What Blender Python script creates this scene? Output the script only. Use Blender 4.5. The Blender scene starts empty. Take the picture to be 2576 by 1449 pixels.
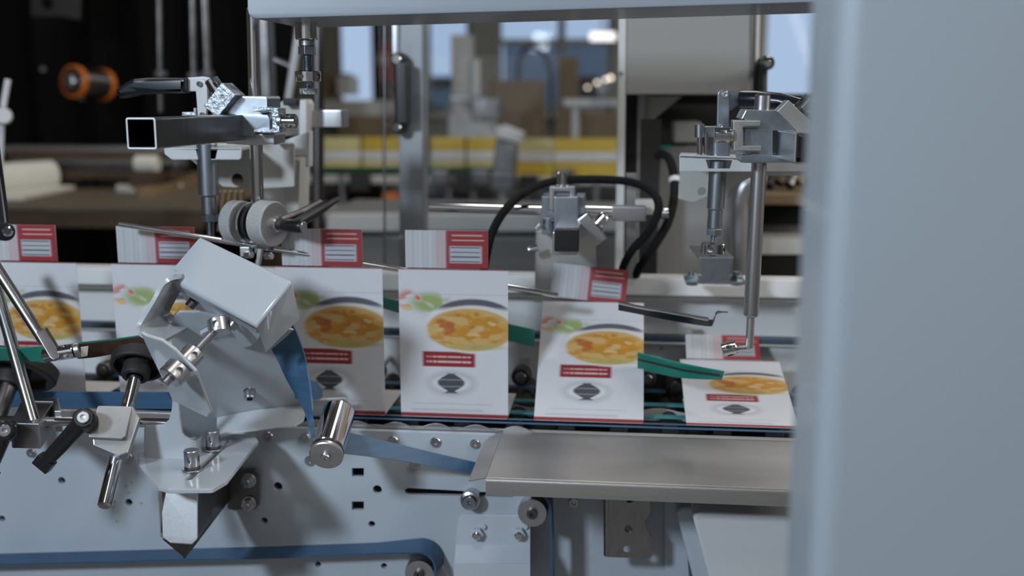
import bpy, bmesh, math, random
import numpy as np
from mathutils import Vector, Matrix
R = math.radians
random.seed(4)
rng = np.random.default_rng(4)
SC = bpy.context.scene
COL = SC.collection
W, H, F = 2576, 1449, 2650.0

# ------------------------------------------------------------------ camera
CAM = Vector((0.138, -1.30, 1.24))
YAW, PITCH = R(6.0), R(10.5)
cd = bpy.data.cameras.new('camera')
cam = bpy.data.objects.new('camera', cd)
COL.objects.link(cam)
cam.location = CAM
cam.rotation_euler = (math.pi / 2 - PITCH, 0, YAW)
cd.sensor_width = 36.0
cd.lens = F / W * 36.0
cd.clip_start = 0.02
cd.clip_end = 60
cd.dof.use_dof = True
cd.dof.focus_distance = 1.22
cd.dof.aperture_fstop = 2.5
SC.camera = cam
RM = cam.rotation_euler.to_matrix()
UX, UY, UZ = Vector((1, 0, 0)), Vector((0, 1, 0)), Vector((0, 0, 1))

def ray(px, py):
    return RM @ Vector(((px - W / 2) / F, -(py - H / 2) / F, -1.0))
def P(px, py, Y=0.0):
    d = ray(px, py)
    return CAM + d * ((Y - CAM.y) / d.y)
def PZ(px, py, z):
    d = ray(px, py)
    return CAM + d * ((z - CAM.z) / d.z)
def PP(px, py, p0, n):
    d = ray(px, py)
    return CAM + d * ((p0 - CAM).dot(n) / d.dot(n))
def U(n, Y=0.0):
    return n * (Y - CAM.y) / (F * 0.985)

# ------------------------------------------------------------------ view, world, lights
SC.view_settings.view_transform = 'Standard'
SC.view_settings.look = 'None'
SC.view_settings.exposure = 0.0
SC.view_settings.gamma = 1.0
SC.view_settings.use_curve_mapping = False
wd = bpy.data.worlds.new('sky')
SC.world = wd
wd.use_nodes = True
bg = wd.node_tree.nodes['Background']
bg.inputs[0].default_value = (0.43, 0.56, 0.76, 1)
bg.inputs[1].default_value = 1.04

def area(name, loc, target, size, power, color, sy=None):
    l = bpy.data.lights.new(name, 'AREA')
    l.energy = power
    l.color = color
    l.shape = 'RECTANGLE'
    l.size = size
    l.size_y = sy or size
    o = bpy.data.objects.new(name, l)
    COL.objects.link(o)
    o.location = loc
    o.rotation_euler = (Vector(target) - Vector(loc)).to_track_quat('-Z', 'Y').to_euler()
    return o
COOL = (0.74, 0.87, 1.0)
WARM = (1.0, 0.93, 0.85)
area('key_lamp', (-1.07, -1.95, 1.95), (0, 0, 0.95), 0.24, 35, COOL)
area('side_lamp', (2.3, -.12, 1.9), (0, -.1, .95), .7, 22, (1.0, .96, .90))  # unseen fill added at the right to light the hood's end face
area('window_light', (-0.8, -3.8, 1.7), (0.2, 0, 1.0), 3.0, 5, (.9, .95, 1.0), 1.5)  # added soft fill from behind the camera; no window stands there
area('ceiling_lamp', (-0.2, -0.5, 3.1), (-0.2, -0.3, 0), 0.35, 11, WARM, 1.6)
area('ceiling_lamp', (1.9, -1.2, 3.1), (1.5, -0.9, 0), 0.35, 30, (1.0, .96, .90), 1.6)
area('ceiling_lamp', (0.2, 1.7, 3.1), (0.2, 1.7, 0), 0.35, 14, WARM, 1.6)
area('ceiling_lamp', (1.6, 4.0, 3.1), (1.6, 4.0, 0), 0.35, 26, WARM, 1.6)
area('ceiling_lamp', (-1.8, 1.6, 3.1), (-1.8, 1.6, 0), 0.35, 8, WARM, 1.6)
area('ceiling_lamp', (0.3, -3.0, 3.1), (0.3, -3.3, 0), 0.35, 9, (1, .98, .96), 1.6)  # added behind the camera for fill and reflections in the metal

# ------------------------------------------------------------------ materials
def nodes(name):
    m = bpy.data.materials.new(name)
    m.use_nodes = True
    nt = m.node_tree
    return m, nt, nt.nodes['Principled BSDF']
def mat(name, col, rough=0.5, metal=0.0, nscale=0, namt=0.0, bump=0.0, bscale=200, coat=0.0, stretch=(1, 1, 1), rvar=0.0, emit=0, spec=0.5, col2=None):
    m, nt, b = nodes(name)
    N, L = nt.nodes, nt.links
    b.inputs['Base Color'].default_value = (*col, 1)
    b.inputs['Roughness'].default_value = rough
    b.inputs['Metallic'].default_value = metal
    b.inputs['Coat Weight'].default_value = coat
    b.inputs['Specular IOR Level'].default_value = spec
    if emit:
        b.inputs['Emission Color'].default_value = (*col, 1)
        b.inputs['Emission Strength'].default_value = emit
    if nscale or bump or rvar:
        tc = N.new('ShaderNodeTexCoord')
        mp = N.new('ShaderNodeMapping')
        mp.inputs['Scale'].default_value = stretch
        L.new(tc.outputs['Object'], mp.inputs[0])
    if nscale:
        n = N.new('ShaderNodeTexNoise')
        n.inputs['Scale'].default_value = nscale
        n.inputs['Detail'].default_value = 5
        L.new(mp.outputs[0], n.inputs['Vector'])
        mx = N.new('ShaderNodeMix')
        mx.data_type = 'RGBA'
        c2 = col2 or tuple(c * (1 - namt) for c in col)
        mx.inputs[6].default_value = (*col, 1)
        mx.inputs[7].default_value = (*c2, 1)
        rp = N.new('ShaderNodeValToRGB')
        rp.color_ramp.elements[0].position = .35
        rp.color_ramp.elements[1].position = .68
        L.new(n.outputs[0], rp.inputs[0])
        L.new(rp.outputs[0], mx.inputs[0])
        L.new(mx.outputs[2], b.inputs['Base Color'])
        if rvar:
            mr = N.new('ShaderNodeMapRange')
            mr.inputs[3].default_value = rough - rvar
            mr.inputs[4].default_value = rough + rvar
            L.new(n.outputs[0], mr.inputs[0])
            L.new(mr.outputs[0], b.inputs['Roughness'])
    if bump:
        n2 = N.new('ShaderNodeTexNoise')
        n2.inputs['Scale'].default_value = bscale
        n2.inputs['Detail'].default_value = 3
        L.new(mp.outputs[0], n2.inputs['Vector'])
        bp = N.new('ShaderNodeBump')
        bp.inputs['Strength'].default_value = bump
        bp.inputs['Distance'].default_value = 0.002
        L.new(n2.outputs[0], bp.inputs['Height'])
        L.new(bp.outputs[0], b.inputs['Normal'])
    return m

M = {}
M['paint'] = mat('grey_paint', (.50, .54, .60), .38, nscale=9, namt=.06, bump=.05, bscale=900, coat=.15)
M['plate'] = mat('plate_paint', (.43, .48, .54), .42, nscale=6, namt=.08, bump=.06, bscale=700)
M['cover'] = mat('cover_paint', (.29, .33, .385), .35, nscale=3, namt=.05, coat=.15)
M['hood'] = mat('gloss_paint', (.45, .485, .525), .22, nscale=8, namt=.04, bump=.03, bscale=500, coat=.5)
M['panel'] = mat('cabinet_paint', (.37, .415, .46), .38, nscale=2, namt=.05, coat=.08)
M['cream'] = mat('cream_paint', (.50, .50, .48), .45, nscale=5, namt=.08)
M['white'] = mat('white_paint', (.62, .64, .66), .4, nscale=5, namt=.06)
M['chrome'] = mat('polished_steel', (.72, .72, .74), .10, 1.0, nscale=30, namt=.10, rvar=.03)
M['steel'] = mat('machined_steel', (.58, .58, .60), .32, 1.0, nscale=40, namt=.12, rvar=.04, bump=.02, bscale=300)
M['satin'] = mat('satin_aluminium', (.47, .48, .50), .46, .9, nscale=200, namt=.08, bump=.03, bscale=900)
M['darksteel'] = mat('dark_steel', (.22, .21, .21), .35, 1.0, nscale=25, namt=.4, rvar=.1)
M['brushed'] = mat('brushed_steel', (.62, .61, .60), .40, 1.0, nscale=12, namt=.18, stretch=(1, 6, 6), rvar=.07, bump=.06, bscale=160)
M['tray'] = mat('tray_steel', (.44, .44, .45), .50, .92, nscale=7, namt=.25, stretch=(.6, 1.6, 1), rvar=.05, bump=.05, bscale=400)
M['cut'] = mat('bright_cut_edge', (.75, .77, .85), .5, .3)
M['zinc'] = mat('zinc_plate', (.45, .50, .56), .33, 1.0, nscale=70, namt=.3, rvar=.1)
M['rough_zinc'] = mat('cast_zinc', (.62, .68, .74), .45, .9, nscale=160, namt=.65, bump=.9, bscale=260)
M['black'] = mat('black_plastic', (.012, .012, .014), .35, bump=.05, bscale=300, coat=.1)
M['gloss_black'] = mat('gloss_black_plastic', (.010, .012, .018), .30, coat=.1, spec=.35)
M['rubber'] = mat('black_rubber', (.022, .021, .021), .6, nscale=40, namt=.4, bump=.15, bscale=300)
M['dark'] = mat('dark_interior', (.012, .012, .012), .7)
M['void'] = mat('black_curtain_cloth', (.0045, .0045, .0045), .9, spec=.1)
M['rail'] = mat('bright_white_paint', (.76, .77, .78), .4, nscale=5, namt=.05)
M['blue'] = mat('blue_belt', (.042, .108, .205), .42, nscale=3, namt=.25, stretch=(1, 1, 40), bump=.03, bscale=500)
M['teal'] = mat('teal_belt', (.02, .23, .175), .38, nscale=12, namt=.2)
M['cyan'] = mat('round_belt', (.05, .22, .26), .5)
M['leather'] = mat('brown_leather', (.05, .018, .012), .75, nscale=90, namt=.4, bump=.25, bscale=600)
M['darkrod'] = mat('dull_steel_rod', (.36, .36, .37), .24, 1.0, nscale=30, namt=.15, stretch=(6, 6, 1))
M['box'] = mat('cabinet_grey', (.30, .305, .305), .45, nscale=5, namt=.06)
M['board'] = mat('white_board', (.68, .68, .70), .55)
M['card'] = mat('cardboard', (.20, .145, .085), .8, nscale=15, namt=.15)
M['wood'] = mat('bench_wood', (.085, .05, .025), .6, nscale=6, namt=.35, stretch=(1, 8, 8))
M['bench'] = mat('bench_top_wood', (.15, .12, .085), .6, nscale=6, namt=.3, stretch=(1, 8, 8))
M['pale_wood'] = mat('pale_wood', (.27, .18, .10), .6, nscale=6, namt=.3, stretch=(1, 8, 8))
M['paper'] = mat('white_paper', (.70, .69, .62), .7)
M['yellow'] = mat('yellow_print', (.62, .44, .04), .5)
M['paleyellow'] = mat('pale_yellow_print', (.62, .56, .25), .5)
M['green'] = mat('green_belt', (.02, .16, .07), .5)
M['red'] = mat('red_paint', (.42, .02, .02), .4)
M['orange'] = mat('orange_paint', (.62, .16, .01), .5)
M['wall'] = mat('wall_plaster', (.36, .35, .30), .8, nscale=3, namt=.1)
M['floorm'] = mat('concrete_floor', (.20, .19, .18), .5, nscale=4, namt=.25)
M['lightblue'] = mat('blue_car_paint', (.22, .38, .50), .4)
M['bulb'] = mat('lit_bulb', (1.0, .86, .72), .5, emit=3.0)
M['tube'] = mat('lit_tube', (1.0, .95, .96), .5, emit=1.6)  # glow of the strip that stands in for a lamp's reflection
M['greenplastic'] = mat('green_plastic', (.01, .22, .17), .4)

def knurl(name, col, metal, scale, uv=False):
    m, nt, b = nodes(name)
    N, L = nt.nodes, nt.links
    b.inputs['Base Color'].default_value = (*col, 1)
    b.inputs['Roughness'].default_value = .5 if metal else .7
    b.inputs['Specular IOR Level'].default_value = .5 if metal else .2
    b.inputs['Metallic'].default_value = metal
    tc = N.new('ShaderNodeTexCoord')
    hs = []
    for a in (R(40), R(-40)):
        mp = N.new('ShaderNodeMapping')
        mp.inputs['Rotation'].default_value = (0, 0, a) if uv else (a, 0, 0)
        wv = N.new('ShaderNodeTexWave')
        wv.bands_direction = 'X' if uv else 'Z'
        wv.inputs['Scale'].default_value = scale
        L.new(tc.outputs['UV' if uv else 'Object'], mp.inputs[0])
        L.new(mp.outputs[0], wv.inputs[0])
        hs.append(wv)
    mx = N.new('ShaderNodeMath')
    mx.operation = 'MULTIPLY'
    L.new(hs[0].outputs['Fac'], mx.inputs[0])
    L.new(hs[1].outputs['Fac'], mx.inputs[1])
    bp = N.new('ShaderNodeBump')
    bp.inputs['Strength'].default_value = .8
    bp.inputs['Distance'].default_value = .001
    L.new(mx.outputs[0], bp.inputs['Height'])
    L.new(bp.outputs[0], b.inputs['Normal'])
    return m
M['knurl'] = knurl('knurled_aluminium', (.50, .51, .52), .35, 150, True)
M['braid'] = knurl('braided_hose', (.006, .0065, .007), 0, 180)

def thin_clear(name, tint, gloss):
    m = bpy.data.materials.new(name)
    m.use_nodes = True
    nt = m.node_tree
    N, L = nt.nodes, nt.links
    N.remove(N['Principled BSDF'])
    t = N.new('ShaderNodeBsdfTransparent')
    t.inputs[0].default_value = (*tint, 1)
    g = N.new('ShaderNodeBsdfGlossy')
    g.inputs['Roughness'].default_value = .03
    g.inputs[0].default_value = (gloss, gloss, gloss, 1)
    f = N.new('ShaderNodeFresnel')
    f.inputs[0].default_value = 1.45
    mx = N.new('ShaderNodeMixShader')
    L.new(f.outputs[0], mx.inputs[0])
    L.new(t.outputs[0], mx.inputs[1])
    L.new(g.outputs[0], mx.inputs[2])
    L.new(mx.outputs[0], N['Material Output'].inputs[0])
    return m
M['acrylic'] = thin_clear('clear_acrylic', (.95, .96, .97), .8)
M['window'] = thin_clear('window_glass', (.97, .98, .99), .12)

# ------------------------------------------------------------------ object helpers
def tag(o, label=None, cat=None, group=None, kind=None):
    for k, v in (('label', label), ('category', cat), ('group', group), ('kind', kind)):
        if v:
            o[k] = v
    return o
def thing(name, label, cat, loc, group=None):
    o = bpy.data.objects.new(name, None)
    o.empty_display_size = .02
    COL.objects.link(o)
    o.location = loc
    return tag(o, label, cat, group)
def sub(parent, name, loc, label=None):
    o = bpy.data.objects.new(name, None)
    o.empty_display_size = .02
    COL.objects.link(o)
    o.parent = parent
    base = Vector((0, 0, 0))
    q = parent
    while q is not None:
        base += q.location
        q = q.parent
    o.location = Vector(loc) - base
    if label:
        o['label'] = label
    return o
def ob(name, bm, m, parent=None, label=None, ang=32):
    me = bpy.data.meshes.new(name)
    if isinstance(bm, bmesh.types.BMesh):
        bmesh.ops.recalc_face_normals(bm, faces=bm.faces)
        bm.to_mesh(me)
        bm.free()
    else:
        me = bm
    n = len(me.vertices)
    co = np.empty(n * 3, dtype=np.float32)
    me.vertices.foreach_get('co', co)
    co = co.reshape(-1, 3)
    c = (co.min(0) + co.max(0)) / 2
    me.vertices.foreach_set('co', (co - c).ravel())
    me.polygons.foreach_set('use_smooth', [True] * len(me.polygons))
    me.update()
    me.set_sharp_from_angle(angle=R(ang))
    if m is not None:
        me.materials.append(M[m] if isinstance(m, str) else m)
    o = bpy.data.objects.new(name, me)
    COL.objects.link(o)
    cw = Vector(c.tolist())
    if len(me.polygons) < 20000:
        wn = o.modifiers.new('weighted', 'WEIGHTED_NORMAL')
        wn.keep_sharp = True
    if parent is not None:
        base = Vector((0, 0, 0))
        q = parent
        while q is not None:
            base += q.location
            q = q.parent
        o.parent = parent
        o.location = cw - base
    else:
        o.location = cw
    if label:
        o['label'] = label
    return o
def top(name, bm, m, label, cat, group=None, ang=32):
    return tag(ob(name, bm, m, None, None, ang), label, cat, group)
def struct(name, bm, m):
    return tag(ob(name, bm, m), kind='structure')
def kids(o):
    return [x for x in COL.objects if x.parent == o]
def dup(o, delta=None, label=None, parent=None, group=None):
    ch = kids(o)
    c = o.copy()
    COL.objects.link(c)
    if parent is not None:
        c.parent = parent
    if delta is not None:
        c.location = o.location + delta
    if label:
        c['label'] = label
    if group:
        c['group'] = group
    for k in ch:
        dup(k, parent=c)
    return c

def frame(axis, hint=None):
    w = axis.normalized()
    h = hint or (UZ if abs(w.z) < .9 else UX)
    u = h.cross(w).normalized()
    return u, w.cross(u).normalized(), w

def s_lathe(a, b, prof, seg=32, cap=True, bm=None):
    """prof: list of (t, r); t metres from a towards b"""
    bm = bm or bmesh.new()
    u, v, w = frame(b - a)
    rings = []
    for t, r in prof:
        c = a + w * t
        rings.append([bm.verts.new(c + (u * math.cos(k * 2 * math.pi / seg) + v * math.sin(k * 2 * math.pi / seg)) * max(r, 1e-5)) for k in range(seg)])
    for i in range(len(rings) - 1):
        for k in range(seg):
            bm.faces.new((rings[i][k], rings[i][(k + 1) % seg], rings[i + 1][(k + 1) % seg], rings[i + 1][k]))
    if cap:
        bm.faces.new(rings[0][::-1])
        bm.faces.new(rings[-1])
    return bm
def s_rod(a, b, r, bev=None, seg=32, r2=None, bm=None):
    L = (b - a).length
    r2 = r2 or r
    e = bev if bev is not None else min(r * .12, .0012, L * .2)
    return s_lathe(a, b, [(0, r - e), (e, r), (L - e, r2), (L, r2 - e)], seg, bm=bm)
def s_tube(pts, r, seg=16, bm=None, smooth_n=0):
    bm = bm or bmesh.new()
    if smooth_n:
        pts = spline(pts, smooth_n)
    n = len(pts)
    rs = r if isinstance(r, (list, tuple)) else [r] * n
    if len(rs) != n:
        rs = [rs[0] + (rs[-1] - rs[0]) * i / (n - 1) for i in range(n)]
    t0 = (pts[1] - pts[0]).normalized()
    u, v, w = frame(t0)
    rings = []
    for i in range(n):
        t = (pts[min(i + 1, n - 1)] - pts[max(i - 1, 0)]).normalized()
        u = (u - t * u.dot(t)).normalized()
        v = t.cross(u)
        rings.append([bm.verts.new(pts[i] + (u * math.cos(k * 2 * math.pi / seg) + v * math.sin(k * 2 * math.pi / seg)) * rs[i]) for k in range(seg)])
    for i in range(n - 1):
        for k in range(seg):
            bm.faces.new((rings[i][k], rings[i][(k + 1) % seg], rings[i + 1][(k + 1) % seg], rings[i + 1][k]))
    bm.faces.new(rings[0][::-1])
    bm.faces.new(rings[-1])
    return bm
def spline(pts, n):
    out = []
    m = len(pts)
    for i in range(m - 1):
        p0, p1, p2, p3 = pts[max(i - 1, 0)], pts[i], pts[i + 1], pts[min(i + 2, m - 1)]
        for k in range(n):
            t = k / n
            out.append(0.5 * ((2 * p1) + (p2 - p0) * t + (2 * p0 - 5 * p1 + 4 * p2 - p3) * t * t + (3 * p1 - p0 - 3 * p2 + p3) * t ** 3))
    out.append(pts[-1].copy())
    return out
def bevel(bm, w, seg=3, ang=25):
    if w <= 0:
        return bm
    bmesh.ops.recalc_face_normals(bm, faces=bm.faces)
    es = [e for e in bm.edges if len(e.link_faces) == 2 and e.calc_face_angle(0) > R(ang)]
    bmesh.ops.bevel(bm, geom=es, offset=w, segments=seg, profile=.5, affect='EDGES', clamp_overlap=True)
    return bm
def s_box(c, size, rot=None, bev=.0008, bm=None, seg=2):
    b = bmesh.new()
    bmesh.ops.create_cube(b, size=1)
    for v in b.verts:
        p = Vector((v.co.x * size[0], v.co.y * size[1], v.co.z * size[2]))
        v.co = c + (rot @ p if rot is not None else p)
    bevel(b, bev, seg)
    return merge(bm, b)
def merge(bm, b):
    if bm is None:
        return b
    me = bpy.data.meshes.new('t')
    b.to_mesh(me)
    b.free()
    bm.from_mesh(me)
    bpy.data.meshes.remove(me)
    return bm
def s_poly(pts, off, bev=0.0, bm=None, seg=2):
    """prism: polygon pts pushed by vector off"""
    b = bmesh.new()
    f = [b.verts.new(p) for p in pts]
    g = [b.verts.new(p + off) for p in pts]
    n = len(pts)
    b.faces.new(f)
    b.faces.new(g[::-1])
    for i in range(n):
        b.faces.new((f[i], g[i], g[(i + 1) % n], f[(i + 1) % n]))
    bevel(b, bev, seg)
    return merge(bm, b)
def s_strip(A, B, th, bm=None):
    """ribbon between two edge polylines with thickness"""
    b = bmesh.new()
    n = len(A)
    ra = []
    for i in range(n):
        t = (A[min(i + 1, n - 1)] - A[max(i - 1, 0)])
        w = (B[i] - A[i])
        nn = t.cross(w).normalized() * th / 2
        ra.append([b.verts.new(A[i] + nn), b.verts.new(B[i] + nn), b.verts.new(B[i] - nn), b.verts.new(A[i] - nn)])
    for i in range(n - 1):
        for k in range(4):
            b.faces.new((ra[i][k], ra[i][(k + 1) % 4], ra[i + 1][(k + 1) % 4], ra[i + 1][k]))
    b.faces.new(ra[0][::-1])
    b.faces.new(ra[-1])
    return merge(bm, b)
def rounded(pts, r, n=6):
    """2D polygon with rounded corners; r number or list"""
    out = []
    m = len(pts)
    rs = r if isinstance(r, (list, tuple)) else [r] * m
    for i in range(m):
        p = Vector(pts[i][:2])
        a = Vector(pts[i - 1][:2]) - p
        c = Vector(pts[(i + 1) % m][:2]) - p
        la, lc = a.length, c.length
        if rs[i] <= 0 or la < 1e-9 or lc < 1e-9:
            out.append((p.x, p.y))
            continue
        a.normalize()
        c.normalize()
        half = math.acos(max(-1, min(1, a.dot(c)))) / 2
        if half > 1.5 or half < .05:
            out.append((p.x, p.y))
            continue
        d = min(rs[i] / math.tan(half), la * .48, lc * .48)
        p1, p2 = p + a * d, p + c * d
        for k in range(n + 1):
            t = k / n
            q = p1 * (1 - t) ** 2 + p * 2 * t * (1 - t) + p2 * t * t
            out.append((q.x, q.y))
    return out
def circ(c, r, n=24):
    return [(c[0] + r * math.cos(k * 2 * math.pi / n), c[1] + r * math.sin(k * 2 * math.pi / n)) for k in range(n)]
def slot(a, b, r, n=10):
    a, b = Vector(a[:2]), Vector(b[:2])
    t = math.atan2(b.y - a.y, b.x - a.x)
    return [(a.x + r * math.cos(t + math.pi / 2 + k * math.pi / n), a.y + r * math.sin(t + math.pi / 2 + k * math.pi / n)) for k in range(n + 1)] + \
           [(b.x + r * math.cos(t - math.pi / 2 + k * math.pi / n), b.y + r * math.sin(t - math.pi / 2 + k * math.pi / n)) for k in range(n + 1)]
def s_plate(origin, u, v, outer, holes=(), th=.003, bev=.0005, bm=None):
    """flat sheet with real holes; front face in plane (origin,u,v), body behind (-n), n = u x v"""
    cu = bpy.data.curves.new('t', 'CURVE')
    cu.dimensions = '2D'
    cu.fill_mode = 'BOTH'
    cu.extrude = max(th / 2 - bev, 1e-5)
    cu.bevel_depth = bev
    cu.bevel_resolution = 1
    cu.offset = -bev
    for loop in [outer] + list(holes):
        s = cu.splines.new('POLY')
        s.points.add(len(loop) - 1)
        for i, q in enumerate(loop):
            s.points[i].co = (q[0], q[1], 0, 1)
        s.use_cyclic_u = True
    t = bpy.data.objects.new('t', cu)
    COL.objects.link(t)
    dg = bpy.context.evaluated_depsgraph_get()
    me = bpy.data.meshes.new_from_object(t.evaluated_get(dg))
    b = bmesh.new()
    b.from_mesh(me)
    bpy.data.objects.remove(t)
    bpy.data.curves.remove(cu)
    bpy.data.meshes.remove(me)
    bmesh.ops.remove_doubles(b, verts=b.verts, dist=1e-6)
    u, v = u.normalized(), v.normalized()
    n = u.cross(v)
    for x in b.verts:
        x.co = origin + u * x.co.x + v * x.co.y + n * (x.co.z - th / 2)
    return merge(bm, b)
def yplate(pxs, Y, th=.003, r=0, holes=(), bev=.0005, bm=None):
    """sheet in the plane y=Y; outline in photo pixels; r in pixels; holes: (px,py,r) or list of px pts"""
    def q(p):
        w = P(p[0], p[1], Y)
        return (w.x, w.z)
    k = U(1, Y)
    rr = [x * k for x in r] if isinstance(r, (list, tuple)) else r * k
    o = rounded([q(p) for p in pxs], rr) if r else [q(p) for p in pxs]
    hs = []
    for h in holes:
        if isinstance(h[0], (tuple, list)):
            hs.append([q(p) for p in h])
        else:
            hs.append(circ(q(h), h[2] * k))
    return s_plate(Vector((0, Y, 0)), UX, UZ, o, hs, th, bev, bm)
def pplate(pxs, p0, n, th=.003, r=0, holes=(), bev=.0005, bm=None):
    """sheet in an arbitrary plane through p0 with normal n (towards the viewer side)"""
    n = n.normalized()
    u = UZ.cross(n)
    u = u.normalized() if u.length > .01 else UX
    v = n.cross(u)
    def q(p):
        w = PP(p[0], p[1], p0, n) - p0
        return (w.dot(u), w.dot(v))
    k = U(1, p0.y)
    rr = [x * k for x in r] if isinstance(r, (list, tuple)) else r * k
    o = rounded([q(p) for p in pxs], rr) if r else [q(p) for p in pxs]
    hs = [circ(q(h), h[2] * k) if not isinstance(h[0], (tuple, list)) else [q(p) for p in h] for h in holes]
    return s_plate(p0, u, v, o, hs, th, bev, bm)

# shared small hardware -------------------------------------------------
def boolean_cut(bm, cutters):
    me = bpy.data.meshes.new('t')
    bm.to_mesh(me)
    bm.free()
    o = bpy.data.objects.new('t', me)
    COL.objects.link(o)
    cs = []
    for c in cutters:
        cm = bpy.data.meshes.new('t')
        c.to_mesh(cm)
        c.free()
        co = bpy.data.objects.new('t', cm)
        COL.objects.link(co)
        md = o.modifiers.new('b', 'BOOLEAN')
        md.operation = 'DIFFERENCE'
        md.object = co
        cs.append(co)
    dg = bpy.context.evaluated_depsgraph_get()
    out = bpy.data.meshes.new_from_object(o.evaluated_get(dg))
    for x in cs + [o]:
        bpy.data.objects.remove(x)
    b = bmesh.new()
    b.from_mesh(out)
    return b
def _collar():
    b = s_lathe(Vector((0, 0, -.6)), Vector((0, 0, .6)), [(0, .92), (.06, 1), (1.14, 1), (1.2, .92)], 40)
    cs = [s_lathe(Vector((-.6 * s, 0, 0)) , Vector((-1.3 * s, 0, 0)), [(0, .30), (.8, .30)], 18) for s in (1, -1)]
    cs += [s_lathe(Vector((0, .6 * s, 0)), Vector((0, 1.3 * s, 0)), [(0, .30), (.8, .30)], 18) for s in (1, -1)]
    return boolean_cut(b, cs)
_c = _collar()
COLLAR_ME = bpy.data.meshes.new('collar')
_c.to_mesh(COLLAR_ME)
_c.free()
for p_ in COLLAR_ME.polygons:
    p_.use_smooth = True
COLLAR_ME.set_sharp_from_angle(angle=R(32))
def s_collar(c, axis, r, h, spin=45):
    """round nut with cross holes, radius r, height h, centre c"""
    b = bmesh.new()
    b.from_mesh(COLLAR_ME)
    w = axis.normalized()
    u, v, w = frame(w)
    ca, sa = math.cos(R(spin)), math.sin(R(spin))
    for x in b.verts:
        p = x.co
        a, d = p.x * ca - p.y * sa, p.x * sa + p.y * ca
        x.co = c + u * (a * r) + v * (d * r) + w * (p.z * h / 1.2)
    return b
def s_hex(a, b_, r, bm=None, bev=.0006):
    b = bmesh.new()
    u, v, w = frame(b_ - a)
    L = (b_ - a).length
    lo = [b.verts.new(a + (u * math.cos(R(60 * k)) + v * math.sin(R(60 * k))) * r) for k in range(6)]
    hi = [b.verts.new(a + w * L + (u * math.cos(R(60 * k)) + v * math.sin(R(60 * k))) * r) for k in range(6)]
    b.faces.new(lo[::-1])
    b.faces.new(hi)
    for k in range(6):
        b.faces.new((lo[k], lo[(k + 1) % 6], hi[(k + 1) % 6], hi[k]))
    bevel(b, bev, 2)
    return merge(bm, b)
def s_socket(a, b_, r, sock=.5, bm=None):
    """cap screw head from a to b with a hex socket sunk in the b end"""
    L = (b_ - a).length
    u, v, w = frame(b_ - a)
    b = s_lathe(a, b_, [(0, r), (L * .85, r), (L, r * .88), (L, r * sock * 1.08)], 28, cap=False)
    bottom = [b.verts.new(a + w * L * .45 + (u * math.cos(R(60 * k)) + v * math.sin(R(60 * k))) * r * sock) for k in range(6)]
    topv = [b.verts.new(a + w * L * .999 + (u * math.cos(R(60 * k)) + v * math.sin(R(60 * k))) * r * sock) for k in range(6)]
    for k in range(6):
        b.faces.new((bottom[k], bottom[(k + 1) % 6], topv[(k + 1) % 6], topv[k]))
    b.faces.new(bottom)
    b.verts.ensure_lookup_table()
    b.faces.new([b.verts[k] for k in range(27, -1, -1)])
    return merge(bm, b)
def s_button(a, b_, r, bm=None):
    """flat round washer-like screw head with a small socket"""
    L = (b_ - a).length
    bm2 = s_lathe(a, b_, [(0, r), (L * .7, r), (L, r * .86), (L, r * .42), (L * .55, r * .36), (L * .5, r * .05)], 24)
    return merge(bm, bm2)
def s_thread(a, b_, r, pitch=.0012):
    L = (b_ - a).length
    n = max(4, int(L / pitch))
    prof = [(0, r * .7)]
    for i in range(n):
        prof += [(L * (i + .3) / n, r), (L * (i + .8) / n, r * .84)]
    prof.append((L, r * .7))
    return s_lathe(a, b_, prof, 20)
def stack(T, top_pt, down, parts):
    """parts: (name, kind, r, length, material); laid along 'down' from top_pt"""
    p = top_pt.copy()
    d = down.normalized()
    for name, kind, r, L, m in parts:
        q = p + d * L
        if kind == 'rod':
            ob(name, s_rod(p, q, r), m, T)
        elif kind == 'hex':
            ob(name, s_hex(p, q, r), m, T)
        elif kind == 'thread':
            ob(name, s_thread(p, q, r), m, T)
        elif kind == 'collar':
            ob(name, s_collar((p + q) / 2, d, r, L, 20), m, T)
        elif kind == 'cone':
            ob(name, s_lathe(p, q, [(0, r * .5), (L * .55, r * .45), (L, r)], 28), m, T)
        p = q
# ================================================================== room
def slab(name, x0, x1, y0, y1, z0, z1, m):
    return struct(name, s_box(Vector(((x0 + x1) / 2, (y0 + y1) / 2, (z0 + z1) / 2)), (x1 - x0, y1 - y0, z1 - z0), bev=0), m)
slab('floor', -5, 6, -4, 7.2, -.1, 0, 'floorm')
slab('ceiling', -5, 6, -4, 7.2, 3.6, 3.7, 'wall')
slab('wall_left', -5.1, -5, -4, 7.2, 0, 3.6, 'wall')
slab('wall_right', 6, 6.1, -4, 7.2, 0, 3.6, 'wall')
slab('wall_front', -5, 6, -4.1, -4, 0, 3.6, 'white')
YB = 6.0
def zb(py, Y=YB, px=1400):
    return P(px, py, Y).z
def xb(px, Y=YB):
    return P(px, 200, Y).x
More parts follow.
